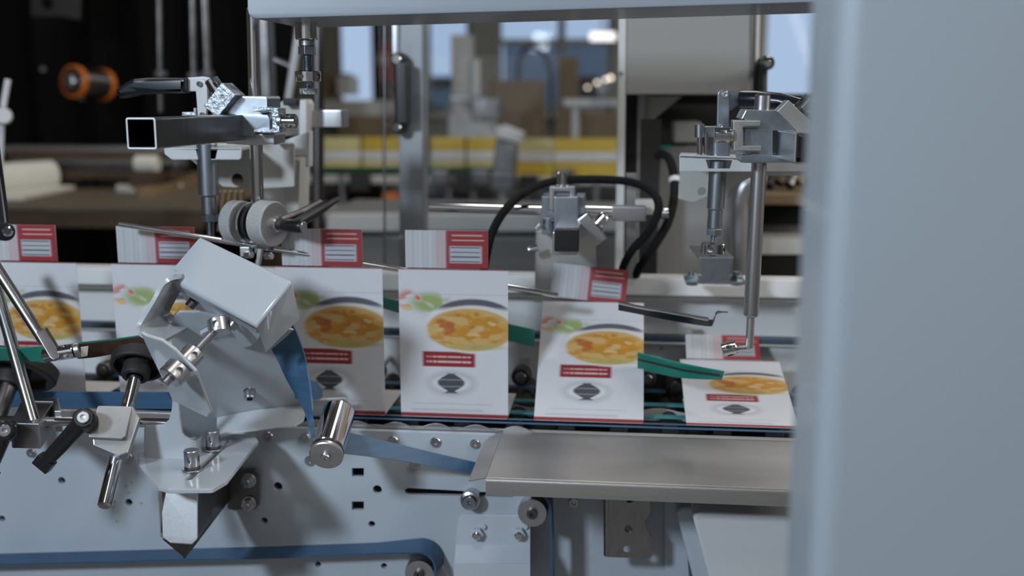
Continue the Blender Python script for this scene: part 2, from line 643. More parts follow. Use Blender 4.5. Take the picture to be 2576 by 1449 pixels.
# back wall: sill, head and piers between five real window openings
bm = s_box(Vector((.5, YB + .1, .55)), (11, .2, 1.1), bev=0)
bm = s_box(Vector((.5, YB + .1, 3.3)), (11, .2, .6), bev=0, bm=bm)
edges = [(-9999, 838), (946, 1064), (1186, 1244), (1542, 1576), (1580, 1912), (2200, 9999)]
for a, b in edges:
    x0 = -5 if a < -999 else xb(a)
    x1 = 6 if b > 5000 else xb(b)
    bm = s_box(Vector(((x0 + x1) / 2, YB + .1, 2.05)), (x1 - x0, .2, 1.9), bev=0, bm=bm)
struct('wall_back', bm, 'wall')
for i, (a, b) in enumerate([(838, 946), (1064, 1186), (1244, 1542), (1912, 2200)]):
    x0, x1 = xb(a), xb(b)
    w = thing('window_%d' % (i + 1), None, None, ((x0 + x1) / 2, YB, 1.1))
    w['kind'] = 'structure'
    fr = None
    for cx, sx in ((x0 + .02, .04), (x1 - .02, .04)):
        fr = s_box(Vector((cx, YB + .08, 2.05)), (sx, .06, 1.9), bev=.003, bm=fr)
    for cz in (1.12, 2.98):
        fr = s_box(Vector(((x0 + x1) / 2, YB + .08, cz)), (x1 - x0, .06, .04), bev=.003, bm=fr)
    if i == 2:
        xm = xb(1410)
        fr = s_box(Vector((xm, YB + .08, 2.05)), (.05, .06, 1.9), bev=.003, bm=fr)
        fr = s_box(Vector(((x0 + x1) / 2, YB + .08, zb(104))), (x1 - x0, .05, .04), bev=.003, bm=fr)
    ob('window_frame', fr, 'wall', w)
    ob('pane', s_box(Vector(((x0 + x1) / 2, YB + .08, 2.05)), (x1 - x0 - .06, .006, 1.84), bev=0), 'window', w)
    ob('window_sill', s_box(Vector(((x0 + x1) / 2, YB - .03, 1.09)), (x1 - x0 + .06, .12, .03), bev=.003), 'white', w)
# outside: parked car and grey building
YO = 9.0
t = thing('parked_car', 'blue grey parked car outside, seen through the window behind the white door post', 'car', P(1120, 300, YO))
pts = [(1010, 520), (1015, 262), (1045, 222), (1075, 190), (1180, 188), (1225, 225), (1260, 240), (1262, 520)]
ob('car_body', s_poly([P(x, y, YO) for x, y in pts], Vector((0, 1.6, 0)), .05), 'lightblue', t)
ob('car_window', s_poly([P(x, y, YO - .01) for x, y in [(1060, 222), (1083, 198), (1170, 196), (1200, 222)]], Vector((0, .03, 0)), .004), 'gloss_black', t)
ob('wheel', s_rod(Vector((P(1060, 335, YO).x, YO - .05, .31)), Vector((P(1060, 335, YO).x, YO + .15, .31)), .31), 'rubber', t)
ob('wheel', s_rod(Vector((P(1215, 335, YO).x, YO - .05, .31)), Vector((P(1215, 335, YO).x, YO + .15, .31)), .31), 'rubber', t)
top('outdoor_building', s_box(Vector((P(1420, 190, 12).x, 12, P(1400, 108, 12).z / 2)), (1.45, .6, P(1400, 108, 12).z), bev=.01), mat('building_grey', (.30, .34, .40), .8), 'grey building outside, behind the wide window', 'building')
top('outdoor_ground', s_box(Vector((1, 14, -.05)), (60, 13, .1), bev=0), 'floorm', 'asphalt yard outside the windows', 'ground')
bpy.data.objects['outdoor_ground']['kind'] = 'structure'
# ceiling light fixtures; the last one goes with the added lamp behind the camera
for i, (x, y, l, rx) in enumerate([(-.2, -.5, 1.6, 0), (1.9, -1.2, 1.6, 0), (.2, 1.7, 1.6, 0), (1.6, 4.0, 1.6, 0), (-1.8, 1.6, 1.6, 0), (.3, -3.0, 1.6, 0)]):
    f = thing('ceiling_light', 'long ceiling light fixture hanging above the machines', 'ceiling light', (x, y, 3.12), 'ceiling light fixtures')
    ob('housing', s_box(Vector((x, y, 3.16)), (.42, 1.7, .07), bev=.01), 'white', f)
    ob('hanger', s_rod(Vector((x, y + .6, 3.195)), Vector((x, y + .6, 3.6)), .006), 'steel', f)
    ob('hanger', s_rod(Vector((x, y - .6, 3.195)), Vector((x, y - .6, 3.6)), .006), 'steel', f)

# ================================================================== black curtain wall at the left
YC = 2.45
x1 = P(735, 200, YC).x
bm = bmesh.new()
pts = []
nf = 70
A, B = [], []
for i in range(nf + 1):
    x = -3.6 + (x1 + 3.6) * i / nf
    y = YC + .03 * math.sin(i * 1.1) + .012 * math.sin(i * 2.7)
    A.append(Vector((x, y, .03)))
    B.append(Vector((x, y, 3.5)))
top('black_curtain', s_strip(A, B, .006), 'void', 'black curtain hanging behind the workbench at the left', 'curtain')

# ---------------------------------------------------------------- workbench behind left
YW = 1.35
zt = P(250, 520, YW).z          # front edge top of bench
t = thing('workbench', 'long brown wooden workbench in front of the black curtain', 'workbench', (P(120, 500, YW).x, YW + .35, 0))
xl, xr = -2.6, P(505, 520, YW).x
ob('table_top', s_box(Vector(((xl + xr) / 2, YW + .42, zt - .006)), (xr - xl, .84, .012), bev=.002), 'bench', t)
ob('front_board', s_box(Vector(((xl + xr) / 2, YW + .02, zt - .035)), (xr - xl, .03, .045), bev=.003), 'wood', t)
for x in (xl + .08, xr - .08):
    for y in (YW + .08, YW + .78):
        ob('leg', s_box(Vector((x, y, (zt - .012) / 2)), (.07, .07, zt - .012), bev=.004), 'wood', t)
def lie(px, py):       # a point lying on the bench top seen at this pixel
    return PZ(px, py, zt)
a = lie(60, 484)
t = thing('paper_roll', 'white paper roll lying on the left end of the workbench', 'paper roll', a)
p0, p1 = lie(-60, 492) + UZ * .045, lie(135, 476) + UZ * .045
ob('roll', s_rod(p0, p1, .045, .004), 'paper', t)
ob('core', s_rod(p1 - (p1 - p0).normalized() * .01, p1 + (p1 - p0).normalized() * .004, .016), 'card', t)
top('paper_sheet', s_poly([lie(-40, 506) + UZ * .001, lie(60, 505) + UZ * .001, lie(190, 478) + UZ * .001, lie(120, 474) + UZ * .001, lie(-40, 480) + UZ * .001], UZ * .012, .002), 'paper', 'flat stack of cream paper under the white roll on the workbench', 'paper stack')
top('paper_scrap', s_poly([lie(292, 482), lie(340, 486), lie(334, 474), lie(296, 471)], UZ * .014, .002), 'paper', 'small white paper pad on the middle of the workbench', 'paper pad')
t = thing('wooden_tray', 'curved pale wooden tray of loose metal parts on the right end of the workbench', 'tray', lie(420, 500))
A = [lie(345, 497), lie(400, 493), lie(455, 480), lie(498, 464)]
A = spline(A, 6)
ob('rim', s_strip(A, [p + UZ * .03 for p in A], .012), 'pale_wood', t)
A2 = spline([lie(345, 484), lie(390, 478), lie(440, 467), lie(498, 452)], 6)
ob('rim', s_strip(A2, [p + UZ * .03 for p in A2], .012), 'pale_wood', t)
ob('base', s_strip([p + UZ * .004 for p in A], [p + UZ * .004 for p in A2], .006), 'wood', t)
k = 0
for px, py, dx, dz, r in [(405, 482, 30, 8, .006), (430, 478, 26, -5, .005), (455, 472, 30, 10, .007), (376, 486, 20, 4, .006)]:
    a = lie(px, py) + UZ * .015
    top('metal_part', s_rod(a, lie(px + dx, py - dz) + UZ * .02, r), 'steel', 'small loose metal rod lying in the curved wooden tray', 'metal part', 'loose rods in the wooden tray')
for px, py, x2, y2, m, nm, lb in [(225, 470, 265, 440, 'steel', 'spanner', 'steel spanner leaning over the middle of the workbench behind the pad'),
                          (420, 452, 470, 410, 'steel', 'chisel', 'pale slanted hand tool propped above the wooden tray')]:
    top(nm, s_strip([lie(px, py) + UZ * .005, P(x2, y2, lie(px, py).y + .05)], [lie(px + 12, py + 2) + UZ * .005, P(x2 + 12, y2 + 3, lie(px, py).y + .05)], .006), m, lb, 'tool')
t = thing('bolt_set', 'loose steel bolts heaped behind the paper pad on the workbench', 'bolts', lie(240, 460))
for i in range(9):
    a = lie(205 + i * 7 + rng.uniform(-3, 3), 462 + rng.uniform(-5, 4)) + UZ * .008
    ob('bolt', s_rod(a, a + Vector((rng.uniform(-.03, .03), rng.uniform(-.02, .02), rng.uniform(0, .03))), .006), 'steel', t)
# rack of long strips behind the bench
t = thing('strip_rack', 'dark rack of long metal and wooden strips stacked behind the workbench', 'rack', (P(200, 430, 2.0).x, 2.05, 0))
for i, py in enumerate([372, 388, 404, 420, 436]):
    a, b = P(20 + 12 * i, py, 2.05 - .04 * i), P(470 - 6 * i, py + 6, 2.05 - .04 * i)
    c = (a + b) / 2
    ob('strip', s_box(c, ((b - a).length, .08, .02 + .008 * (i % 2)), bev=.003), ['brushed', 'wood', 'steel', 'darksteel', 'wood'][i], t)
for px in (110, 330, 520):
    a = P(px, 372, 2.08)
    ob('post', s_box(Vector((a.x, 2.14, (a.z + zt) / 2)), (.03, .03, a.z - zt), bev=.003), 'darksteel', t)
c = P(370, 412, 1.78)
top('cream_roll', s_lathe(c + Vector((-.035, 0, 0)), c + Vector((.035, 0, 0)), [(0, .022), (.004, .026), (.066, .026), (.07, .022)], 24), 'paper', 'cream coloured tape roll standing on the strips behind the workbench', 'roll')
top('roll_stand', s_box(Vector((c.x, c.y, (c.z - .026 + zt) / 2)), (.08, .08, c.z - .026 - zt), bev=.003), 'wood', 'wooden block carrying the cream tape roll on the workbench', 'block')
# orange reel on the curtain
c = P(212, 208, 2.05)
ax = (-UX * .31 - UY * .95 + UZ * .08).normalized()
t = thing('cable_reel', 'round orange rimmed grey reel hanging in front of the black curtain', 'reel', c)
rr = U(41, 2.05)
ob('drum', s_lathe(c - ax * .085, c + ax * .035, [(0, rr * .9), (.003, rr * .94), (.117, rr * .94), (.12, rr * .9)], 40), 'darksteel', t)
for s, nm in ((-.09, 'rim'), (.032, 'rim')):
    ob(nm, s_lathe(c + ax * s, c + ax * (s + .018), [(0, rr * .97), (.002, rr), (.016, rr), (.018, rr * .97)], 40), 'orange', t)
ob('label_disc', s_lathe(c + ax * .048, c + ax * .054, [(0, rr * .84), (.004, rr * .84), (.006, rr * .78)], 40), 'darksteel', t)
ob('red_ring', s_lathe(c + ax * .053, c + ax * .056, [(0, rr * .7), (.003, rr * .7)], 40), 'leather', t)
ob('knob', s_lathe(c + ax * .05, c + ax * .066, [(0, rr * .4), (.012, rr * .4), (.016, rr * .3)], 40), 'steel', t)
ob('bracket', s_rod(c + ax * .02 - UZ * rr * .9, c + Vector((.02, .35, -.02)) , .012), 'steel', t)
# hanging rods in front of the curtain
for i, (xa, ya, xc, yc, r) in enumerate([(394, -60, 404, 282, 7), (476, -60, 487, 200, 8), (500, -60, 522, 195, 10)]):
    t = thing('hanging_rod', ['thin grey rod hanging alone in front of the black curtain', 'straight grey rod hanging just left of the leaning thicker rod', 'thick leaning rod with a brown clamp, right of the straight grey rod'][i], 'rod', P(xc, yc, 1.2))
    ob('shaft', s_rod(P(xa, ya - 240, 1.2), P(xc, yc, 1.2), U(r, 1.2)), 'darksteel', t)
    c = P(xc, yc - (95 if i == 0 else 8), 1.2)
    ob('clamp', s_box(c, (.022, .03, .018), bev=.003), 'darksteel', t)
t = thing('ceiling_bracket', 'dim grey bracket with a round opening, high up against the black curtain', 'bracket', P(150, 30, 2.0))
ob('plate', yplate([(78, -120), (200, -120), (200, 50), (150, 40), (78, 42)], 2.0, .02, 4, [(118, 8, 17)]), 'darksteel', t)
ob('arm', s_box(P(135, -300, 2.05), (.06, .06, U(420, 2.05)), bev=.004), 'darksteel', t)
top('curtain_button', s_rod(P(108, 174, 2.38), P(108, 174, 2.47), U(7, 2.24)), 'darksteel', 'tiny round metal stud on the black curtain', 'stud')
# pale handle far left
t = thing('white_hand_lever', 'blurred white hand lever with round knob at the far left edge', 'lever', P(0, 300, .6))
ob('grip', s_rod(P(20, 200, .6), P(8, 268, .6), U(8, .6)), 'white', t)
ob('hub', s_lathe(P(8, 292, .56), P(8, 292, .66), [(0, U(18, .6)), (.01, U(23, .6)), (.08, U(23, .6)), (.1, U(18, .6))], 24), 'white', t)
ob('rod', s_rod(P(4, 300, .61), P(-10, 700, .61), U(8, .6)), 'white', t)

# ================================================================== distant machine with yellow cartons
YM = 2.6
t = thing('packing_machine', 'grey packing machine running across the room behind the yellow cartons', 'machine', (P(1200, 500, YM).x, YM + .3, 0))
x0, x1 = P(760, 500, YM).x, P(1900, 500, YM).x
zt2 = P(1200, 470, YM).z
ob('frame', s_box(Vector(((x0 + x1) / 2, YM + .35, zt2 / 2 - .03)), (x1 - x0, .7, zt2 - .06), bev=.01), 'darksteel', t)
ob('front_rail', s_box(Vector(((x0 + x1) / 2, YM - .02, P(1200, 535, YM).z)), (x1 - x0, .05, .06), bev=.006), 'cream', t)
ob('front_rail', s_box(Vector(((x0 + x1) / 2, YM - .02, P(1200, 452, YM).z)), (x1 - x0, .05, .03), bev=.006), 'cream', t)
ob('belt', s_box(Vector(((x0 + x1) / 2, YM + .05, P(1200, 428, YM).z)), (x1 - x0, .06, .03), bev=.006), 'green', t)
ob('table', s_box(Vector(((x0 + x1) / 2, YM + .4, P(1200, 440, YM).z)), (x1 - x0, .6, .03), bev=.006), 'darksteel', t)
for px in (860, 1130, 1190, 1260, 1500):
    a = P(px, 440, YM - .05)
    ob('post', s_rod(Vector((a.x, a.y, a.z - .18)), a, .012), 'steel', t)
for i, px in enumerate((1110, 1170, 1210, 1330, 1420, 905)):
    ob('clamp_block', s_box(P(px, 446 + (i % 2) * 14, YM - .1), (.07, .06, .06), bev=.006), 'rubber' if i % 2 else 'darksteel', t)
top('orange_indicator', s_box(P(985, 500, YM - .08), (.06, .04, .045), bev=.006), 'orange', 'small orange indicator box low on the far machine', 'indicator')
cw = U(118, YM)
proto = None
for i, px in enumerate([860, 960, 1130, 1215, 1345, 1440, 1530]):
    low = px > 1300
    c = P(px, 395, YM - .02)
    nm = 'yellow_carton'
    lb = ['pale and yellow blurred carton left end of the far row', 'yellow topped carton seen beside the door post', 'yellow carton on the green belt right of the door post', 'second yellow carton right of the door post, on the green belt',
          'pale yellow carton right of the grey inclined head', 'yellow carton behind the silver clamp of the middle', 'yellow carton at the right end of the far row'][i]
    t = thing(nm, lb, 'carton', c, 'yellow cartons on the far machine')
    wpx = 92
    top_y, mid_y, low_y, bot_y = (348, 378, 402, 445) if low else (345, 378, 398, 420)
    ob('front_panel', yplate([(px - wpx / 2, top_y + 36), (px + wpx / 2, top_y + 36), (px + wpx / 2, low_y + 4), (px - wpx / 2, low_y + 4)], YM - .03, .05, 0, bev=.001), 'board', t)
    ob('top_flap', yplate([(px - wpx / 2, top_y), (px + wpx / 2, top_y), (px + wpx / 2, top_y + 34), (px - wpx / 2, top_y + 34)], YM - .03, .004, 0, bev=.001), 'yellow' if i not in (0, 4) else 'paleyellow', t)
    ob('lower_band', yplate([(px - wpx / 2, low_y + 6), (px + wpx / 2, low_y + 6), (px + wpx / 2, bot_y), (px - wpx / 2, bot_y)], YM - .03, .05, 0, bev=.001), 'yellow' if low else 'paleyellow', t)
# inclined grey head
t = thing('inclined_head', 'blurred grey inclined machine head with white cover in front of the yellow cartons', 'machine head', P(1275, 420, 2.2))
ob('cover', yplate([(1245, 322), (1262, 316), (1314, 336), (1308, 362), (1250, 346)], 2.2, .12, 4, bev=.004), 'white', t)
ob('housing', yplate([(1246, 350), (1300, 366), (1290, 480), (1232, 480)], 2.21, .1, 3, bev=.004), 'darksteel', t)
a = P(1262, 478, 2.28)
ob('pole', s_rod(a, Vector((a.x, a.y, 0)), .02), 'steel', t)
# column heads and posts on the far machine
t = thing('dosing_unit', 'blurred grey dosing unit with bright cylinder beside the beige pier', 'machine unit', P(1170, 300, 3.2))
ob('column', s_box(P(1165, 220, 3.42) , (.09, .1, U(250, 3.42)), bev=.006), 'cream', t)
ob('cylinder', s_rod(P(1196, 150, 3.36), P(1196, 285, 3.36), U(12, 3.2)), 'white', t)
ob('cross_arm', s_box(P(1180, 250, 3.15), (.16, .05, .03), bev=.004), 'darksteel', t)
a = P(1190, 290, 3.42)
ob('lower_body', s_box(Vector((a.x, a.y, a.z / 2)), (.2, .15, a.z), bev=.006), 'white', t)
ob('motor', s_box(P(1225, 275, 3.1), (.12, .1, .1), bev=.01), 'darksteel', t)
za = P(1302, 365, 3.7).z
top('storage_table', s_box(Vector((P(1400, 365, 3.8).x, 3.95, za / 2)), (1.1, .8, za), bev=.006), 'darksteel', 'dark storage bench carrying the cardboard behind the far machine', 'bench')
def onbench(px, w, ptop, Y, d):
    c, q = P(px, ptop, Y), U(w, Y)
    return s_box(Vector((c.x, Y, (c.z + za) / 2)), (q, d, c.z - za), bev=.003)
top('cardboard_sheet', onbench(1302, 136, 202, 3.64, .03), 'card', 'large upright brown cardboard sheet below the wide window', 'cardboard')
top('cardboard_box', s_box(Vector((P(910, 292, 3.4).x, 3.48, P(910, 292, 3.4).z / 2)), (U(104, 3.4), .3, P(910, 292, 3.4).z), bev=.003), 'card', 'brown cardboard box left of the door post, under the pale shelf', 'box')
top('cardboard_box', s_box(P(852, 212, 4.3), (U(52, 4.3), .2, U(52, 4.3)), bev=.003), 'card', 'small brown box on the windowsill shelf at the left window', 'box')
top('grey_carton', s_box(P(876, 216, 4.2), (U(30, 4.2), .2, U(46, 4.2)), bev=.003), 'white', 'pale grey box right of the small brown box at the left window', 'box')
c = P(880, 272, 3.9)
top('pale_shelf', s_box(c, (U(240, 3.9), .8, U(36, 3.9)), bev=.004), 'cream', 'pale shelf top running under the left window', 'shelf')
top('shelf_cabinet', s_box(Vector((c.x, c.y + .05, (c.z - .06) / 2)), (U(230, 3.9), .6, c.z - .06), bev=.004), 'cream', 'cream cabinet under the pale shelf at the left window', 'cabinet')
top('tall_box', onbench(1432, 44, 146, 4.0, .2), 'card', 'tall narrow brown box right of the hose loop', 'box')
top('low_cardboard', onbench(1480, 150, 284, 3.7, .2), 'card', 'brown cardboard lying low behind the white stand', 'cardboard')
top('hose_loop', s_tube([P(1305, 360, 3.7), P(1305, 215, 3.7), P(1306, 150, 3.7), P(1330, 118, 3.7), P(1362, 128, 3.7), P(1382, 170, 3.7), P(1386, 235, 3.7), P(1386, 362, 3.7)], U(5, 3.7), 12, smooth_n=6), 'rubber', 'dark hose bent in a loop above the cardboard sheet', 'hose')
t = thing('white_stand', 'thin white stand in front of the low cardboard', 'stand', P(1445, 350, 3.0))
ob('post', s_rod(P(1447, 262, 3.4), Vector((P(1447, 262, 3.4).x, 3.4, 0)), U(9, 3.4)), 'white', t)
ob('cap', s_box(P(1452, 258, 3.4), (.12, .06, .03), bev=.004), 'white', t)
t = thing('lathe_table', 'blurred small white table with dark equipment in the right of the wide window', 'table', P(1500, 320, 4.4))
ob('table_top', s_box(P(1510, 258, 4.4), (U(120, 4.4), .4, .03), bev=.004), 'white', t)
for px in (1462, 1556):
    a = P(px, 262, 4.4)
    ob('leg', s_box(Vector((a.x, a.y, a.z / 2 - .02)), (.03, .03, a.z - .02), bev=.003), 'darksteel', t)
t = thing('dark_equipment', 'dark equipment with small glowing lamps on the white table', 'equipment', P(1490, 240, 4.4))
ob('body', s_box(P(1480, 219, 4.4), (U(54, 4.4), .2, U(52, 4.4)), bev=.01), 'rubber', t)
ob('body', s_box(P(1520, 222, 4.4), (U(34, 4.4), .2, U(44, 4.4)), bev=.01), 'darksteel', t)
for px, py, r in [(1502, 208, 4), (1478, 220, 3.4), (1536, 196, 5), (1524, 200, 4)]:
    b = bmesh.new()
    bmesh.ops.create_uvsphere(b, u_segments=12, v_segments=8, radius=U(r, 4.25))
    for v in b.verts:
        v.co += P(px, py, 4.25)
    ob('lamp', b, 'bulb', t)
t = thing('strip_light', 'lit white strip lamp hanging in front of the wide window', 'lamp', P(1516, 92, 4.8))  # glowing strip in place of a fluorescent's reflection in the clear sheet
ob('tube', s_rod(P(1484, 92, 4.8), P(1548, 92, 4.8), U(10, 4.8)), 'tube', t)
ob('hanger', s_rod(P(1516, 82, 4.8), Vector((P(1516, 82, 4.8).x, 4.8, 3.6)), .006), 'steel', t)  # made-up hanger for the reflection strip
top('pull_cord', s_rod(P(1411, 260, 4.6), Vector((P(1411, 0, 4.6).x, 4.6, 3.6)), U(5, 4.6)), 'darksteel', 'dark vertical pipe hanging in front of the wide window', 'pipe')
# fire extinguisher
c = P(970, 150, 5.8)
t = thing('fire_extinguisher', 'red fire extinguisher hanging on the wall pier left of the door post', 'fire extinguisher', c)
ob('cylinder', s_lathe(P(970, 205, 5.8), P(970, 95, 5.8), [(0, .03), (.02, U(20, 5.8)), (.22, U(20, 5.8)), (.26, .02), (.29, .02)], 24), 'red', t)
ob('valve', s_box(P(970, 92, 5.8), (.05, .04, .04), bev=.004), 'black', t)
ob('label_plate', s_box(P(968, 150, 5.8) - UY * .058, (.07, .004, .07), bev=0), 'paper', t)
ob('hook', s_box(P(970, 150, 5.93), (.04, .16, .04), bev=.003), 'darksteel', t)
top('dark_board', s_box(P(957, 130, 5.96), (U(36, 5.96), .05, U(240, 5.96)), bev=.003), 'rubber', 'dark board on the wall pier behind the extinguisher', 'board')
# slanted white pole behind vertical rod
t = thing('slanted_pole', 'pale slanted pole standing behind the upper plunger', 'pole', P(728, 250, .9))
ob('shaft', s_rod(P(765, -10, .9), P(724, 262, .9), U(10, .9)), 'white', t)
ob('cross_bar', s_rod(P(690, 150, .95), P(742, 172, .95), U(8, .9)), 'darksteel', t)
top('grey_post', s_box(P(668, 170, 1.0), (U(34, 1.0), .05, U(500, 1.0)), bev=.003), 'darksteel', 'dull grey post standing behind the polished rod', 'post')
top('dark_post', s_rod(P(800, -60, .8), P(800, 900, .8), U(15, .8)), 'darksteel', 'dark round post left of the distant window', 'post')
# ================================================================== guard frame behind the machine
YG = .55
t = thing('door_post', 'tall white door post with the black pull handle, middle left', 'post', P(1034, 690, YG))
ob('post', yplate([(1004, -200), (1066, -200), (1064, 900), (1004, 900)], YG, .05, 3, bev=.003), 'white', t)
ob('edge_profile', yplate([(985, -200), (1002, -200), (1003, 140), (986, 140)], YG + .03, .03, 2, bev=.002), 'steel', t)
t = sub(t, 'handle', P(1020, 230, YG - .05), 'black bow handle')
def handle(t, x, y0, y1, Y, w, sg=1):
    a, b = P(x, y0, Y), P(x, y1, Y)
    ww = U(w, Y)
    ob('grip', s_box((a + b) / 2 - UY * .03, (ww, .018, (a - b).length * .94), bev=.006, seg=4), 'black', t)
    for q, nm in ((a, 'end_cap'), (b, 'end_cap')):
        e = q - UX * ww * .35 * sg
        ob(nm, s_lathe(e - UY * .032, e, [(0, ww * .36), (.003, ww * .44), (.032, ww * .5)], 24), 'black', t)
        ob('screw', s_socket(e - UY * .033, e - UY * .0385, ww * .3), 'chrome', t)
handle(t, 1021, 150, 320, YG - .005, 36)
t = thing('acrylic_door', 'clear acrylic door sheet with bright left edge between thin line and right post', 'door panel', P(968, 690, .52))
a, b = P(968, 760, .52), P(1562, -40, .52)
ob('sheet', s_box(Vector(((a.x + b.x) / 2, .52, (a.z + b.z) / 2)), (b.x - a.x, .004, b.z - a.z), bev=0), 'acrylic', t)
ob('edge', s_rod(P(968, 760, .52), P(967, -40, .52), .0016), 'steel', t)
t = thing('door_post', 'slim white post at the right end of the acrylic door', 'post', P(1558, 690, .53))
ob('post', yplate([(1560, -200), (1578, -200), (1566, 900), (1544, 900)], .50, .03, 0, bev=.002), 'white', t)
ob('screw', s_button(P(1563, 184, .50), P(1563, 184, .495), U(5, .5)), 'steel', t)

# control cabinet
YK = .5
t = thing('control_cabinet', 'grey painted cabinet box above the black opening, upper right', 'cabinet', P(1735, 236, YK))
ob('body', yplate([(1580, -160), (1888, -160), (1884, 238), (1574, 238)], YK, .30, 3, bev=.002), 'box', t)
ob('side_trim', yplate([(1889, -160), (1902, -160), (1893, 240), (1882, 240)], YK + .01, .28, 0, bev=.002), 'steel', t)
ob('side_trim', yplate([(1904, -160), (1917, -160), (1908, 240), (1898, 240)], YK + .02, .28, 0, bev=.002), 'cream', t)
t = sub(t, 'handle', P(1920, 190, YK - .06), 'black bow handle')
ob('foot', s_rod(P(1912, 262, .42), P(1908, 262, .52), .008), 'black', t)
ob('foot', s_rod(P(1912, 180, .43), P(1908, 180, .52), .008), 'black', t)
a = P(1918, 172, .42)
ob('grip', s_tube([P(1932, 158, .44), P(1918, 162, .42), P(1912, 190, .42), P(1912, 262, .42)], U(17, .42), 16, smooth_n=5), 'black', t)
ob('screw', s_socket(P(1934, 160, .40), P(1934, 160, .385), U(8, .4)), 'chrome', t)
t = thing('machine_housing', 'dark open machine housing below the grey cabinet', 'housing', P(1720, 690, .8))
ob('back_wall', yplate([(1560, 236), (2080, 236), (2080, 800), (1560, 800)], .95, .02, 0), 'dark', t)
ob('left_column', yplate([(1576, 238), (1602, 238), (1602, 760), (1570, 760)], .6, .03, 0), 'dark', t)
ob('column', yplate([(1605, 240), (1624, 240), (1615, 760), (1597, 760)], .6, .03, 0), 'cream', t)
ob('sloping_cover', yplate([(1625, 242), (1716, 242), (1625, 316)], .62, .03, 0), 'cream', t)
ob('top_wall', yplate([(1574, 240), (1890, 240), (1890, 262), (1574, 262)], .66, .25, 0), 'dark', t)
# beige frame parts seen low behind the right clamp
t = thing('feeder_body', 'beige feeder body with rounded openings behind the right clamp', 'machine body', P(1850, 690, .6))
ob('body', yplate([(1650, 460), (1668, 372), (1700, 366), (1880, 378), (1890, 486), (1868, 520), (1862, 760), (1650, 760)], .62, .06, 6, bev=.003), 'box', t)
ob('block', s_box(P(1725, 330, .66), (U(64, .66), .1, U(50, .66)), bev=.004), 'cream', t)
ob('cap', s_box(P(1674, 370, .58), (.02, .05, .005), bev=.002), 'greenplastic', t)
ob('tube_bend', s_tube([P(1925, 455, .62), P(1880, 462, .62), P(1862, 500, .62), P(1860, 560, .62), P(1862, 760, .62)], .02, 20, smooth_n=5), 'steel', t)
ob('shelf', yplate([(1880, 600), (2080, 600), (2080, 640), (1880, 640)], .70, .2, 0), 'cream', t)
for k in range(5):
    c = P(1905 + 26 * k, 462 + 6 * (k % 2), .80)
    top('spare_part', s_rod(c, c + Vector((.02, .02, .03)), .012), ['greenplastic', 'rubber', 'wood', 'darksteel', 'pale_wood'][k],
        'small blurred %s part lying on the ledge behind the right clamp' % ['green', 'black', 'dark brown', 'dark grey', 'pale brown'][k], 'part')
top('ledge', s_box(P(1960, 490, .82), (.3, .2, .02), bev=.003), 'card', 'brown ledge behind the right clamp rod', 'ledge')
a, b = P(820, 530, 1.3), P(1562, 530, 1.3)
top('lower_cabinet', s_box(Vector(((a.x + b.x) / 2, 1.45, a.z / 2)), (b.x - a.x, .3, a.z), bev=.004), mat('taupe_paint', (.17, .165, .16), .5), 'low dark taupe cabinet behind the far rail', 'cabinet')
top('cream_ledge', yplate([(820, 540), (1562, 540), (1562, 585), (820, 585)], 1.25, .05, 2, bev=.004), 'cream', 'cream ledge along the top of the taupe cabinet', 'ledge')
# machine body seen through black hose area
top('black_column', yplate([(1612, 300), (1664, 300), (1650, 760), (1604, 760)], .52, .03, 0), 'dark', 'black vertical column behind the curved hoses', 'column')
top('slim_post', yplate([(1576, 436), (1601, 436), (1598, 720), (1574, 720)], .30, .012, 3), 'steel', 'slim steel post held in the clamp at the right end of the crossbar', 'post')

# ================================================================== far rail and side of the conveyor
YR = .30
def zat(px, py, Y):
    return P(px, py, Y).z
xl, xr = -.95, 1.2
z1, z2 = zat(1500, 697, YR), zat(1500, 741, YR)
t = thing('guide_rail', 'long white rail running behind the printed cartons', 'rail', Vector((.2, YR, z1)))
ob('rail', s_box(Vector(((xl + xr) / 2, YR + .02, (z1 + z2) / 2)), (xr - xl, .04, z1 - z2), bev=.002), 'rail', t)
ob('lower_lip', s_box(Vector(((xl + xr) / 2, YR + .03, z2 - .004)), (xr - xl, .03, .006), bev=.001), 'cream', t)
for px, py in ((1735, 748), (1732, 823), (1150, 748), (700, 748)):
    ob('foot_block', s_box(P(px, py, YR + .02), (.018, .008, .006), bev=.002), 'cream', t)
z3, z4 = zat(1500, 748, YR + .05), zat(1500, 846, YR + .05)
t = thing('far_side_plate', 'white far side plate below the long rail', 'side plate', Vector((.2, YR + .05, z4)))
ob('upper_plate', s_box(Vector(((xl + xr) / 2, YR + .06, (z3 + z4) / 2)), (xr - xl, .02, z3 - z4), bev=.001), 'rail', t)
z5, z6 = zat(1500, 866, YR - .02), zat(1500, 1010, YR - .02)
ob('lower_plate', s_box(Vector(((xl + xr) / 2, YR, (z5 + z6) / 2)), (xr - xl, .02, z5 - z6), bev=.001), 'rail', t)
a = P(1813, 908, YR - .01)
ob('screw', s_button(a, a - UY * .004, U(9, YR)), 'steel', t)
a = P(1663, 876, YR - .01)
ob('screw', s_button(a, a - UY * .003, U(3, YR)), 'darksteel', t)
zb_ = zat(1800, 857, YR - .03)
top('upper_far_belt', s_box(Vector(((xl + xr) / 2, YR - .02, zb_)), (xr - xl, .02, .009), bev=.001), mat('slate_belt', (.045, .075, .11), .5), 'thin slate blue belt along the white far side plate', 'belt')
